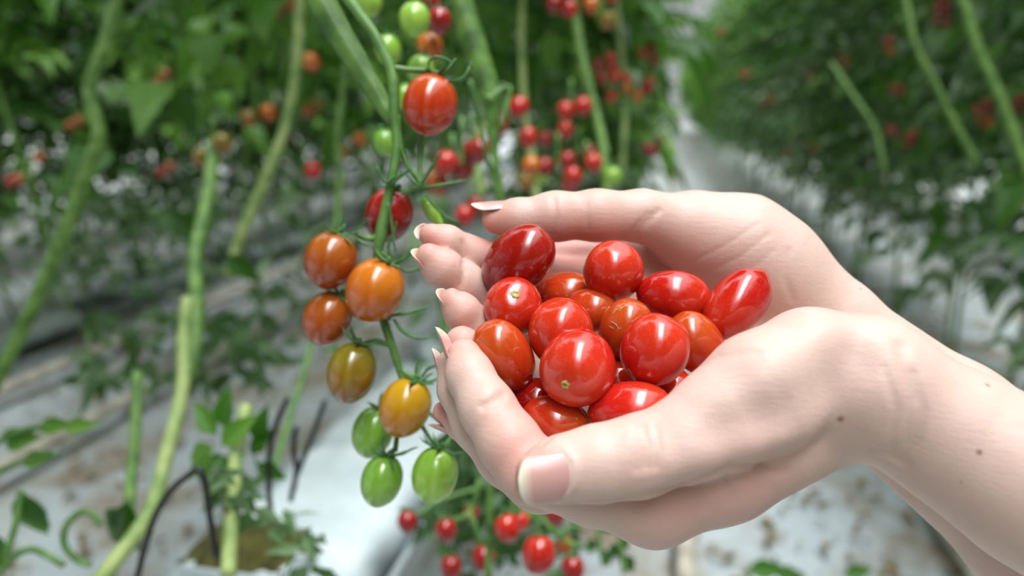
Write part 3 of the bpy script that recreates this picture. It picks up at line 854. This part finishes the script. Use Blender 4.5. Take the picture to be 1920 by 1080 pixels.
def slab(x, z, w, y0, ln, label, group, h=.085, seed=0):
    """plastic-wrapped growing slab with soft swollen edges and creases"""
    r_ = random.Random(seed); V, Fc = [], []
    ny, nt = 22, 20
    for j in range(ny + 1):
        t = j / ny; y = y0 + ln * t
        en = min(1, (1 - abs(2 * t - 1)) * 9 + .25)
        for k in range(nt):
            a = 2 * math.pi * k / nt
            cx = math.copysign(abs(math.cos(a)) ** .35, math.cos(a)); cz = math.copysign(abs(math.sin(a)) ** .45, math.sin(a))
            b = 1 + .05 * math.sin(7 * t * 6 + 3 * a + seed) + r_.uniform(-.02, .02)
            V.append((x + cx * w / 2 * (0.86 + .14 * en) * b, y, z + h / 2 + cz * h / 2 * en * b))
    for j in range(ny):
        for k in range(nt): Fc.append([j * nt + k, j * nt + (k + 1) % nt, (j + 1) * nt + (k + 1) % nt, (j + 1) * nt + k])
    Fc.append(list(range(nt))[::-1]); Fc.append([ny * nt + k for k in range(nt)])
    Fc = [f[::-1] for f in Fc]
    o = mesh_obj('growing_slab', V, Fc, M['plastic'], None, True, (x, y0 + ln / 2, z))
    return tag(o, label, 'slab', group)
GX, GZ = -0.47, 0.60
gutter(GX, GZ, .27, -.6, 'grey growing gutter under the near left row, beside the hanging truss')
SG = 'white slabs in the near left gutter'
slab(GX, GZ - .06, .23, -.35, .93, 'white plastic-wrapped slab nearest the camera, behind the mossy block', SG, .10, 1)
slab(GX, GZ - .06, .23, .64, .95, 'white plastic-wrapped slab behind the hanging green tomatoes', SG, .10, 2)
for k in range(5):
    slab(GX, GZ - .06, .23, 1.65 + k * 1.0, .95, 'white plastic-wrapped slab further along the near left gutter behind the hands', SG + ' further along', .10, 3 + k)
gutter(-3.25, .09, .24, .5, 'grey growing gutter of the second row to the left')
for k in range(6):
    slab(-3.25 + .1 * (k % 2), .06, .25, 1.2 + k * 1.3, .8, 'white slab in the gutter of the second row to the left', 'white slabs in the second left row', .10, 12 + k)

# ------------------------------------------------------------------ leaves and plants
class Leaves:
    def __init__(s): s.V = []; s.F = []; s.T = []; s.n = 0
    def leaflet(s, base, d, nrm, L, W, tone, droop=0.3):
        d = d / np.linalg.norm(d); sd = np.cross(d, nrm); sd /= np.linalg.norm(sd) + 1e-9; n = np.cross(sd, d)
        for t, w, cz in ((0, .04, 0), (.22, .8, .05), (.42, 1, .07), (.6, .72, .06), (.8, .42, .03), (1, .02, 0)):
            c = base + d * (L * t) - n * (droop * L * t * t)
            s.V += [c - sd * (W / 2 * w) + n * (cz * L), c, c + sd * (W / 2 * w) + n * (cz * L)]
        for i in range(5):
            o = s.n + i * 3
            s.F += [[o, o + 1, o + 4, o + 3], [o + 1, o + 2, o + 5, o + 4]]
        s.n += 18; s.T += [tone] * 18
    def leaf(s, base, d, L, r_, tone=None):
        """compound tomato leaf: a stalk line with paired leaflets"""
        d = d / np.linalg.norm(d); up = np.array([0, 0, 1.0])
        sd = np.cross(d, up); sd /= np.linalg.norm(sd) + 1e-9
        tone = r_.random() if tone is None else tone
        p = np.array(base, float)
        for k in range(4):
            q = base + d * L * (k + 1) / 4 - up * (.35 * L * ((k + 1) / 4) ** 2)
            for sg in (-1, 1):
                if r_.random() < .9:
                    dd = d * .5 + sd * sg + up * r_.uniform(-.5, .1)
                    nn = up + sd * r_.uniform(-.5, .5) + d * r_.uniform(-.4, .4)
                    s.leaflet(q, dd, nn, L * r_.uniform(.24, .36) * (1.1 - .12 * k), L * r_.uniform(.13, .19), min(1, max(0, tone + r_.uniform(-.2, .2))), r_.uniform(.1, .5))
        s.leaflet(q, d - up * .4, up, L * .4, L * .2, tone, .4)
    def build(s, name, parent=None, origin=None):
        o = mesh_obj(name, np.array(s.V), s.F, M['leaf'], parent, False, origin)
        a = o.data.attributes.new('tone', 'FLOAT', 'POINT'); a.data.foreach_set('value', np.array(s.T, np.float32))
        return o

def foliage(z0, z1, n, spread, seed, lean=(0, 0), sparse_low=0.0, L=(.26, .42)):
    lv = Leaves(); r_ = random.Random(seed)
    for i in range(n):
        t = i / n; t = t ** (1 - sparse_low)
        z = z0 + (z1 - z0) * t; a = r_.uniform(0, 2 * math.pi)
        b = np.array([lean[0] * (z - z0) + math.cos(a) * .02, lean[1] * (z - z0) + math.sin(a) * .02, z])
        d = np.array([math.cos(a), math.sin(a), r_.uniform(-.45, .5)])
        off = r_.uniform(0, spread)
        lv.leaf(b + d * off * .5, d, r_.uniform(*L), r_)
    return lv

def plant_proto(name, z0, z1, nleaf, seed, lean_y, stem_r=.008, spread=.35, sparse=.3, base_z=.45, dull=False):
    """one vine: a bare stem leaning along the row, leaves above"""
    root = empty(name, (0, 0, 0))
    r_ = random.Random(seed)
    zs = np.linspace(base_z, z1, 9)
    P = [(r_.uniform(-.03, .03), lean_y * (z - base_z) / (z1 - base_z) + r_.uniform(-.04, .04), z) for z in zs]
    V, Fc = tube(P, [stem_r * 1.15] * 2 + [stem_r] * 7, 7, 3)
    mesh_obj('stem', V, Fc, M['stem'], root)
    lv = foliage(z0, z1, nleaf, spread, seed, (0, lean_y / (z1 - base_z)), sparse)
    o = lv.build('leaves', root)
    if dull: o.data.materials[0] = M['dull']
    return root
def children(o): return [c for c in bpy.data.objects if c.parent == o]
def copy_plant(p, kids, loc, rz, sc, label, group):
    c = p.copy(); col.objects.link(c); c.location = loc; c.rotation_euler = (0, 0, rz); c.scale = (sc, sc, sc)
    tag(c, label, 'plant', group)
    for k in kids:
        d = k.copy(); col.objects.link(d); d.parent = c
    return c
protos = []
for i in range(3): protos.append(plant_proto('tomato_plant', .62, 3.3, 170, 100 + i, (-.5, .3, .6)[i], base_z=.01, sparse=.1))
for i in range(2): protos.append(plant_proto('tomato_plant', 1.42, 3.3, 110, 200 + i, (-.6, .5)[i], base_z=.55, sparse=.05))
for i in range(2): protos.append(plant_proto('tomato_plant', .95, 3.3, 140, 300 + i, (-.7, .4)[i], base_z=.01, sparse=.12))
for i in range(2): protos.append(plant_proto('tomato_plant', .68, 3.3, 95, 400 + i, (-.4, .5)[i], base_z=.02, sparse=-.15, spread=.25, dull=True))
protos.append(plant_proto('tomato_plant', 1.86, 3.6, 90, 500, .3, base_z=.55, sparse=.05))
kids = [children(p) for p in protos]
used = set()
def plant(k, loc, rz, sc, label, group):
    if k not in used:
        used.add(k); p = protos[k]; p.location = loc; p.rotation_euler = (0, 0, rz); p.scale = (sc, sc, sc); tag(p, label, 'plant', group); return p
    return copy_plant(protos[k], kids[k], loc, rz, sc, label, group)
r_ = random.Random(5)
RP = 'leafy tomato plant in the row along the right side of the path'
for i in range(34):                              # row right of the path
    y = 1.75 + i * .42
    plant((7, 8, 5, 7, 8, 6)[i % 6], (1.3 + r_.uniform(-.08, .08), y, 0), r_.choice((0, math.pi)) + r_.uniform(-.3, .3), r_.uniform(.94, 1.06), RP, 'tomato plants right of the path')
for i in range(22):
    plant(i % 3, (1.3 + r_.uniform(-.1, .1), 16 + i * 1.1, 0), r_.uniform(-.3, .3), 1.0, RP, 'tomato plants right of the path')
for i in range(30):
    plant(3 + i % 2, (.92 + r_.uniform(-.08, .08), 17 + i * 1.0, 0), r_.uniform(-.3, .3), 1.0, 'tall tomato plant of the right row leaning over the far end of the path', 'plants leaning over the far path')
for i in range(20):
    plant(i % 3, (3.1 + r_.uniform(-.15, .15), 3.5 + i * .55, 0), r_.uniform(-.3, .3), 1.0, 'tomato plant showing through from behind the right-hand row', 'tomato plants behind the right row')
NB = 'tomato plant with a bare lower stem in the near left row behind the truss'
for i in range(6):                               # near left row, foliage high, stems bare
    plant(3 + i % 2, (GX + r_.uniform(-.08, .08), 1.4 + i * .42, 0), r_.choice((0, math.pi)) + r_.uniform(-.2, .2), r_.uniform(.95, 1.05), NB, 'tomato plants in the near left row')
for i in range(20):
    plant((5, 6, 0, 5, 6, 2)[i % 6], (GX - .02 - .016 * i + r_.uniform(-.08, .08), 3.9 + i * .4, 0), r_.choice((0, math.pi)) + r_.uniform(-.2, .2), r_.uniform(.95, 1.05), 'leafy tomato plant in the near left row beyond the red bunches', 'leafy plants further along the near left row')
for i in range(24):
    plant(i % 3, (-.98 + .001 * i + r_.uniform(-.1, .1), 12 + i * 1.1, 0), r_.uniform(-.2, .2), 1.0, 'tomato plant at the far end of the near left row', 'tomato plants at the far end of the near left row')
for i in range(32):                              # second, third and fourth rows on the left
    plant((0, 7, 1, 8, 2)[i % 5], (-3.25 + r_.uniform(-.15, .15), .5 + i * .36, 0), r_.choice((0, math.pi)) + r_.uniform(-.3, .3), r_.uniform(.95, 1.05), 'dark leafy tomato plant in the second row to the left', 'tomato plants in the second left row')
for i in range(24):
    plant((0, 5, 2, 6)[i % 4], (-4.9 + r_.uniform(-.2, .2), .8 + i * .55, 0), r_.uniform(-.3, .3), 1.08, 'dark tomato plant in the third row to the left', 'tomato plants in the third left row')
for i in range(24):
    plant((5, 6, 0)[i % 3], (-6.6 + r_.uniform(-.2, .2), 1 + i * .6, 0), r_.uniform(-.3, .3), 1.15, 'dark tomato plant in the farthest row seen on the left', 'tomato plants in the farthest left row')
for i in range(9):                               # plants added over the next path on the left to cut its light
    plant(3 + i % 2, (-1.75 + r_.uniform(-.35, .35), 2.0 + i * 1.0, 0), r_.uniform(-.3, .3), 1.0, 'tall tomato plant added over the next path on the left to shade it', 'plants added to shade the left path')
for i in range(14):                              # the same rows carried on past the photographer
    plant(i % 3, (1.75 + r_.uniform(-.1, .1), -5.0 + i * .48, 0), r_.uniform(-.3, .3), 1.0, 'tomato plant of the right-hand row beside the photographer', 'right row plants out of view')
    plant(i % 3, (-.75 + r_.uniform(-.1, .1), -6.5 + i * .42, 0), r_.uniform(-.3, .3), 1.0, 'tomato plant of the near left row behind the photographer', 'left row plants out of view')
    plant(7 + i % 2, (-.7 + i * .2, -7.2, 0), r_.uniform(-.3, .3), 1.0, 'tomato plant closing the row end behind the photographer', 'plants at the row end behind the photographer')
for i in range(4):
    plant(9, (GX - .28, -.55 + i * .25, 0), r_.uniform(-.2, .2), 1.0, 'tomato plant at the near left, its leaves above the view', 'nearest tomato plants on the left')

# individual bare vines close to the truss, by their lines in the photo
def vine_line(pts, d0, d1, r, mat, label, leaves=(), name='tomato_vine', group=None):
    n = len(pts)
    P = [at(p[0], p[1], d0 + (d1 - d0) * i / (n - 1)) for i, p in enumerate(pts)]
    R = [r * (p[2] if len(p) > 2 else 1) for p in pts]
    root = empty(name, P[0]); tag(root, label, 'vine', group)
    V, Fc = tube(P, R, 9, 6); mesh_obj('stem', V, Fc, M[mat], root, origin=P[0])
    if leaves:
        lv = Leaves(); q = random.Random(int(pts[0][0]))
        for (px, py, d, dx, dz, L, tone) in leaves:
            lv.leaflet(at(px, py, d), np.array([dx, .1, dz]), np.array([.1, -.8, .5]), L, L * .55, tone, .2)
        lv.build('leaves', root, origin=P[0])
    return root
vine_line([(260, -330), (232, -80), (215, 10), (196, 90), (168, 170), (186, 250), (160, 330), (128, 420), (82, 530), (40, 620), (0, 700), (-60, 800)], 1.05, .95, .0095, 'stem', 'long bent pale vine sweeping down the left edge')
vine_line([(575, -200), (562, 20), (556, 120), (545, 190), (528, 260), (500, 330), (470, 400), (448, 450), (430, 520)], 1.2, 1.1, .0085, 'oldstem', 'pale vine leaning left of the thick stem, yellowish in the middle')
vine_line([(402, 265), (396, 320), (388, 375), (376, 430), (366, 480), (368, 560), (364, 630), (356, 700)], .98, .8, .0085, 'stem', 'upright green vine stub with a yellow-green tip in the left half',
          [(320, 400, .95, .6, -.5, .06, .25), (345, 420, .95, -.7, .3, .05, .2)])
vine_line([(352, 560), (344, 640), (345, 700), (334, 770), (318, 830), (300, 900), (282, 960), (240, 1020), (190, 1085), (120, 1180)], .78, .58, .0068, 'oldstem', 'thick pale vine curving down to the lower left corner')
vine_line([(258, 700), (256, 770), (250, 850), (244, 920), (238, 1000), (200, 1090)], .80, .68, .0055, 'stem', 'thin vine left of the curving pale one at the bottom left', [(235, 960, .68, -.5, -.5, .06, .2), (240, 940, .68, -.2, -.9, .07, .1)])
vine_line([(600, 560), (575, 680), (550, 760), (530, 830), (505, 900)], 1.0, .8, .004, 'stalk', 'thin green vine left of the brown-orange truss tomatoes')
vine_line([(650, 100), (642, 180), (632, 260), (636, 360), (625, 460)], 1.3, 1.2, .006, 'stem', 'faint vine just left of the truss stalk')
vine_line([(985, -60), (978, 60), (984, 200), (1000, 330), (1015, 420)], 1.3, 1.2, .006, 'oldstem', 'faint vine right of the swollen node')
vine_line([(1070, -80), (1078, 20), (1092, 110), (1112, 190), (1130, 270), (1138, 370)], 1.25, 1.15, .0075, 'stem', 'vine leaning right in front of the red bunches, centre')
vine_line([(1155, -60), (1160, 60), (1172, 180), (1165, 340)], 1.7, 1.6, .007, 'oldstem', 'faint upright vine left of the dark red bunch by the path')
vine_line([(905, 230), (892, 300), (905, 370)], .9, .9, .006, 'oldstem', 'short pale vine piece behind the swollen node')
vine_line([(1770, -120), (1808, 10), (1832, 90), (1860, 150), (1890, 220), (1915, 290), (1950, 380)], 1.75, 1.7, .013, 'stem', 'long pale vine bending down the upper right edge')
vine_line([(1690, -40), (1715, 80), (1750, 150), (1790, 230), (1835, 310)], 1.95, 1.85, .009, 'stem', 'dim vine slanting left of the long one at the upper right')
vine_line([(1560, 120), (1600, 180), (1640, 240), (1660, 330)], 2.5, 2.3, .008, 'stem', 'dim vine slanting across the right row')

# mossy block with its plant and drip tubes, lower left
blk = empty('growing_block', at(450, 1050, .60)); tag(blk, 'white-wrapped growing block with mossy brown-green top in the lower left', 'block')
o0 = at(455, 1010, .62)
bx = at_z(455, 1012, .70)
V, Fc = box((bx[0] - .062, bx[1] - .045, .58), (bx[0] + .072, bx[1] + .05, .69))
b1 = mesh_obj('wrapper', V, Fc, M['plastic'], blk, False, origin=bx)
bv = b1.modifiers.new('soft', 'BEVEL'); bv.width = .006; bv.segments = 3
V, Fc = [], []
for j in range(13):
    for i in range(13):
        u, v = i / 12 * 2 - 1, j / 12 * 2 - 1
        V.append((bx[0] + .005 + u * .066, bx[1] + .0025 + v * .046, .688 + .034 * (1 - u * u) * (1 - v * v) + .004 * math.sin(i * 2.3) * math.sin(j * 1.9)))
for j in range(12):
    for i in range(12):
        o = j * 13 + i; Fc.append([o, o + 1, o + 14, o + 13])
mesh_obj('moss', V, Fc, M['moss'], blk, origin=bx)
vine_line([(462, 760), (448, 830), (440, 880), (437, 940), (432, 1000), (428, 1080)], .66, .57, .006, 'oldstem', 'stem rising out of the mossy block',
          [(405, 815, .63, -.5, .6, .035, .7), (415, 835, .63, .5, .5, .04, .8), (400, 840, .63, -.6, -.4, .045, .9), (390, 850, .63, -.1, -1, .05, .8), (418, 800, .63, .1, 1, .035, .6), (480, 870, .66, .5, -.3, .03, .3), (470, 850, .66, .4, .5, .03, .4), (455, 900, .63, -.6, .3, .04, .6), (480, 830, .66, .2, .8, .035, .3)])
def drip(pts, d, label):
    P = [at(p[0], p[1], d + (p[2] if len(p) > 2 else 0)) for p in pts]
    V, Fc = tube(P, [.0026 * (1.5 if False else 1)] * len(P), 8, 6)
    tag(mesh_obj('drip_tube', V, Fc, M['drip'], None, True, P[0]), label, 'tube', 'black drip tubes at the lower left')
drip([(255, 1095), (268, 1040), (290, 970), (320, 920), (355, 890), (372, 880), (384, 905), (392, 960), (400, 1010), (404, 1045)], .58, 'black drip tube bent in a sharp arch over the mossy block')
drip([(540, 745), (520, 790), (508, 830), (504, 880), (505, 930), (508, 960)], .66, 'black drip tube hanging upright right of the mossy block')
drip([(610, 750), (585, 820), (565, 870), (552, 905), (545, 940)], .72, 'thin dark drip tube slanting right of the upright one')
drip([(556, 800), (550, 840), (556, 880), (550, 920)], .70, 'short dark drip tube between the upright and the slanting ones')
# low green sprouts and curls, lower left
def sprout(label, leaves, stems):
    P0 = at(stems[0][0][0], stems[0][0][1], stems[0][0][2])
    root = empty('tomato_shoot', P0); tag(root, label, 'shoot')
    mb = MB()
    for s in stems:
        V, Fc = tube([at(*p[:3]) for p in s], [.0028] * len(s), 7, 5); mb.add(V, Fc)
    mb.build('stem', M['stalk'], root, origin=P0)
    lv = Leaves()
    for (px, py, d, dx, dz, L, tone) in leaves: lv.leaflet(at(px, py, d), np.array([dx, .15, dz]), np.array([.15, -.8, .55]), L, L * .5, tone, .2)
    lv.build('leaves', root, origin=P0)
sprout('green leaf hanging from a curled stalk at the bottom left edge', [(40, 920, .62, .05, -1, .055, .75), (52, 930, .62, .15, -1, .04, .6), (20, 1060, .6, -.8, .3, .05, .4)],
       [[(0, 1075, .6), (25, 1045, .6), (60, 1030, .6), (95, 1045, .6), (120, 1060, .6)], [(190, 985, .62), (170, 962, .62), (145, 964, .62), (122, 990, .62), (122, 1025, .62), (145, 1050, .62), (170, 1060, .62)], [(38, 920, .62), (30, 980, .61), (10, 1050, .6)]])
sprout('flat green leaves sticking out at the left edge above the ground', [(70, 800, .7, .9, .08, .035, .8), (120, 802, .7, .9, .15, .032, .9), (10, 838, .7, .8, .3, .035, .8), (40, 868, .7, .9, .3, .035, .8), (0, 820, .7, .6, .1, .03, .7)],
       [[(-40, 860, .7), (20, 815, .7), (90, 797, .7)], [(-20, 890, .7), (40, 866, .7), (90, 850, .7)]])
sprout('dark green leaf drooping in the left middle', [(290, 405, 1.0, .7, -.35, .06, .2), (325, 415, 1.0, .6, -.5, .05, .1), (335, 160, 1.2, .1, -1, .09, .35), (420, 480, 1.0, .5, -.4, .06, .25)], [[(280, 395, 1.0), (330, 410, 1.0), (370, 470, 1.0)]])
sprout('low leaf lying on the ground sheet at the bottom, right of the hands', [(1400, 1070, 1.6, .9, .1, .09, .6), (1450, 1075, 1.6, .8, -.1, .08, .4), (1580, 1078, 1.6, .8, .2, .07, .5)], [[(1390, 1072, 1.6), (1440, 1074, 1.6), (1490, 1080, 1.6)]])
sprout('thin leafy shoot hanging below the near hand on the right', [(1160, 1000, .8, .3, -.6, .03, .3), (1165, 1020, .8, -.4, -.6, .03, .3), (1170, 1040, .8, .4, -.8, .03, .3), (1155, 985, .8, -.5, -.3, .025, .4), (1115, 1010, .85, -.3, -.8, .03, .3), (1130, 1030, .85, .3, -.8, .03, .3)], [[(1150, 960, .8), (1160, 1000, .8), (1168, 1050, .8), (1170, 1075, .8)], [(1120, 985, .85), (1125, 1020, .85), (1132, 1060, .85)]])
# tangle of small dull leaves behind the low bunch, and dull leaves hanging low along the rows
def tangle(name, label, cells, n, seed, L=(.03, .06), tone=(.0, .5)):
    lv = Leaves(); q = random.Random(seed)
    for _ in range(n):
        (a, b, c, d, e, f) = q.choice(cells)
        px, py, dd = q.uniform(a, b), q.uniform(c, d), q.uniform(e, f)
        lv.leaflet(at(px, py, dd), np.array([q.uniform(-1, 1), q.uniform(-1, 1), q.uniform(-1.2, .2)]), np.array([q.uniform(-1, 1), q.uniform(-1, .2), q.uniform(0, 1)]), q.uniform(*L), q.uniform(*L) * .45, q.uniform(*tone), .3)
    o = lv.build(name, None, None); o.data.materials[0] = M['dull']
    return tag(o, label, 'foliage', kind='stuff')
tangle('dull_leaf_tangle', 'dull green hanging leaf tangle behind the low bunch under the hands', [(800, 1080, 850, 1080, .75, 1.1), (850, 980, 780, 960, .75, 1.0)], 260, 31, (.025, .055), (.0, .2))
tangle('hanging_leaves', 'mixed low hanging leaves of the near left row behind the truss', [(430, 950, 330, 700, 1.1, 2.2), (150, 500, 580, 720, 1.1, 1.5), (0, 640, 380, 560, 2.2, 3.0), (0, 420, 360, 520, 2.2, 3.2), (0, 420, 360, 500, 2.2, 3.2), (960, 1230, 120, 360, 1.4, 2.6)], 720, 32, (.035, .07), (.0, .9))

tangle('curled_leaves', 'small dull curled leaves round the stem in the mossy block', [(385, 480, 840, 965, .58, .66), (400, 470, 860, 940, .58, .64)], 52, 33, (.014, .03), (.25, .9))
tangle('drooping_leaves', 'dull withered leaves drooping over the right end of the mossy block', [(505, 560, 950, 1000, .60, .64), (550, 600, 985, 1080, .58, .62)], 26, 34, (.014, .03), (.2, .8))
# litter on the ground sheet
q = random.Random(9); lv = Leaves()
def gz(x, y): return .02
for _ in range(3000):
    z = q.random()
    if z < .45: x = q.gauss(.45, .5); y = q.uniform(.8, 9)
    elif z < .8: x = q.uniform(-3.2, -.7); y = q.uniform(.5, 6)
    else: x = q.gauss(1.3, .25); y = q.uniform(1, 9)
    lv.leaflet(np.array([x, y, .025]), np.array([q.uniform(-1, 1), q.uniform(-1, 1), q.uniform(-.1, .3)]), np.array([q.uniform(-.4, .4), q.uniform(-.4, .4), 1]), q.uniform(.02, .07), q.uniform(.012, .035), q.random(), .3)
o = lv.build('leaf_litter'); o.data.materials[0] = M['litter']; tag(o, 'dry fallen leaves scattered on the white ground sheet', 'litter', kind='stuff')

# ------------------------------------------------------------------ bunches far off
base_mesh = {}
for k, m in (('r', 't_red'), ('d', 't_deep'), ('o', 't_copper'), ('g', 't_lime'), ('y', 't_olive'), ('b', 't_brown')):
    base_mesh[k] = tomato_mesh('tomato', .029, .0255, .25, .2, M[m], 16, 12)
def bunch(px, py, d, spec, label, group, sx=14, sy=15, seed=0):
    """a hanging double row of fruit round (px, py) at depth d metres"""
    q = random.Random(seed); n = len(spec); mb = MB(); top = at(px, py - sy * (n / 4 + 1.4), d)
    k = 1400 / d * .0255
    rest = label.split('tomato', 1)[1]; hue = {'r': 'red', 'd': 'dark red', 'o': 'orange', 'g': 'green', 'y': 'olive-yellow', 'b': 'brown-red'}
    small = 'blurred ' if len((hue[spec[0]] + rest).split()) < 14 else ''
    for i, c in enumerate(spec):
        x = px + (-1 if i % 2 else 1) * k * .48 + q.uniform(-.3, .3) * k; y = py + (i - (n - 1) / 2) * k * .52 + q.uniform(-.3, .3) * k
        o = bpy.data.objects.new('tomato', base_mesh[c]); col.objects.link(o)
        w = at(x, y, d + q.uniform(-.012, .012)); o.location = Vector(w); o.rotation_euler = (q.uniform(-.4, .4), q.uniform(-.4, .4), q.uniform(0, 6))
        tag(o, small + hue[c] + ' tomato' + rest, 'tomato', group)
    V, Fc = tube([at(px, py - k * (n * .26 + 1.2), d), at(px, py, d), at(px, py + k * n * .2, d)], [.0025, .002, .0015], 6, 4)
    s = mesh_obj('truss_stalk', V, Fc, M['stalk'], None, True, at(px, py, d))
    tag(s, 'truss stalk of the tomato' + rest, 'stalk')
BUN = [
    (1071, 203, 1.1, 'rr', 'pinkish red tomato in the small pair left of the leaning centre vine'),
    (980, 250, .98, 'r', 'red tomato right of the swollen node'),
    (968, 302, 1.0, 'o', 'orange tomato below the red one right of the swollen node'),
    (1050, 243, 1.2, 'r', 'pinkish tomato under the small pair by the leaning centre vine'),
    (1013, 268, 1.25, 'd', 'dark red tomato between the orange one and the leaning centre vine'),
    (1046, 305, 1.08, 'dd', 'dark red tomato in the pair just above the far thumb'),
    (1086, 282, 1.2, 'd', 'dark red tomato left of the leaning centre vine, low'),
    (1100, 322, 1.05, 'rr', 'bright orange-red tomato in the pair nearest above the far thumb'),
    (1138, 322, 1.1, 'g', 'yellow-green tomato right of the bright orange-red pair'),
    (1055, 345, 1.1, 'r', 'dull red tomato touching the outline of the far thumb'),
    (1000, 338, 1.1, 'gy', 'green tomato in the bunch above the far thumbnail'),
    (866, 295, .80, 'dr', 'dark red tomato in the pair below the top truss tomato, right'),
    (848, 325, .82, 'db', 'brown-red tomato in the low pair below the top truss tomato, right'),
    (884, 278, .80, 'd', 'single dark red tomato beside the second stem'),
    (884, 392, 1.0, 'dr', 'dark red tomato in the pair left of the far thumbnail'),
    (944, 222, .95, 'rd', 'dull red tomato in the pair below the swollen node'),
    (1135, 128, 1.6, 'rdrd', 'dull red tomato in the long bunch left of the path gap, upper'),
    (1163, 160, 1.6, 'rror', 'pinkish tomato in the long bunch left of the path gap, middle'),
    (1215, 100, 1.8, 'dbd', 'dark red tomato in the bunch beside the bright gap, upper'),
    (1208, 165, 1.8, 'bddo', 'dark red tomato in the bunch beside the bright gap, lower'),
    (1220, 275, 1.7, 'ddd', 'dark red tomato in the bunch low beside the path'),
    (1050, 8, 1.1, 'ddr', 'dark red tomato in the bunch cut by the top edge, centre'),
    (1122, 12, 1.1, 'roy', 'orange tomato in the bunch cut by the top edge, right of centre'),
    (480, 203, 1.15, 'o', 'single orange tomato left of the yellowish vine'),
    (447, 215, 1.15, 'y', 'single olive-yellow tomato left of the orange one'),
    (570, 108, 1.1, 'o', 'single orange tomato at the node of the yellowish vine'),
    (530, 18, 1.3, 'bb', 'brown-orange tomato in the pair at the top left of the thick stem'),
    (568, 316, 1.15, 'r', 'single red tomato right of the yellowish vine'),
    (590, 205, 1.5, 'yb', 'dim brown tomato in the pair right of the yellowish vine'),
    (660, 270, 1.4, 'oy', 'dim orange tomato in the pair left of the truss stalk'),
    (398, 283, .98, 'yy', 'yellow-green tomato at the tip of the upright vine stub'),
    (308, 148, 2.0, 'bd', 'dim brown-red tomato in the pair in the upper left foliage'),
    (315, 320, 2.0, 'bd', 'dim brown-red tomato in the pair in the left middle foliage'),
    (25, 340, 1.8, 'bd', 'dim brown-red tomato in the pair at the left edge'),
    (65, 295, 1.9, 'b', 'single dim orange tomato near the left edge'),
    (140, 228, 2.0, 'bb', 'dim brown tomato in the pair by the long bent vine'),
    (1398, 138, 3.2, 'dbdb', 'brown-red tomato in the first bunch right of the path gap'),
    (1518, 148, 2.9, 'ddbdo', 'dark red tomato in the bunch in the middle of the right row'),
    (1580, 115, 2.8, 'bdb', 'brown-red tomato in the bunch high in the middle of the right row'),
    (1668, 85, 2.5, 'dddoo', 'dark red tomato in the bunch with orange below, right row'),
    (1682, 168, 2.5, 'ddb', 'dark red tomato in the small bunch below the orange-tipped one'),
    (1765, 22, 2.2, 'ddddddd', 'dark red tomato in the big bunch at the upper right'),
    (1705, 265, 2.3, 'rdrd', 'dull red tomato in the bunch low in the right row'),
    (1672, 245, 2.4, 'dbd', 'dark red tomato in the bunch beside the low dull red one'),
    (1522, 278, 2.7, 'bdb', 'brown-red tomato in the low bunch in the middle of the right row'),
    (1478, 285, 2.8, 'dd', 'dim red tomato in the low pair right of the path'),
    (1440, 190, 3.1, 'bdbd', 'brown tomato in the long dim bunch right of the path'),
    (1845, 215, 2.1, 'dddbb', 'dark red tomato in the bunch by the long pale vine'),
    (1905, 200, 2.1, 'rdd', 'dark red tomato in the bunch at the right edge'),
    (1350, 60, 4.0, 'dbd', 'tiny brown-red tomato in the far bunch right of the bright gap'),
]
for i, (px, py, d, spec, lb) in enumerate(BUN):
    if px > 1300: d = min(4.4, max(d, .86 / (CR @ C(px, py, 1))[0]))
    bunch(px, py, d, spec, lb, 'bunch: ' + lb.split(' in the ', 1)[-1], seed=i)
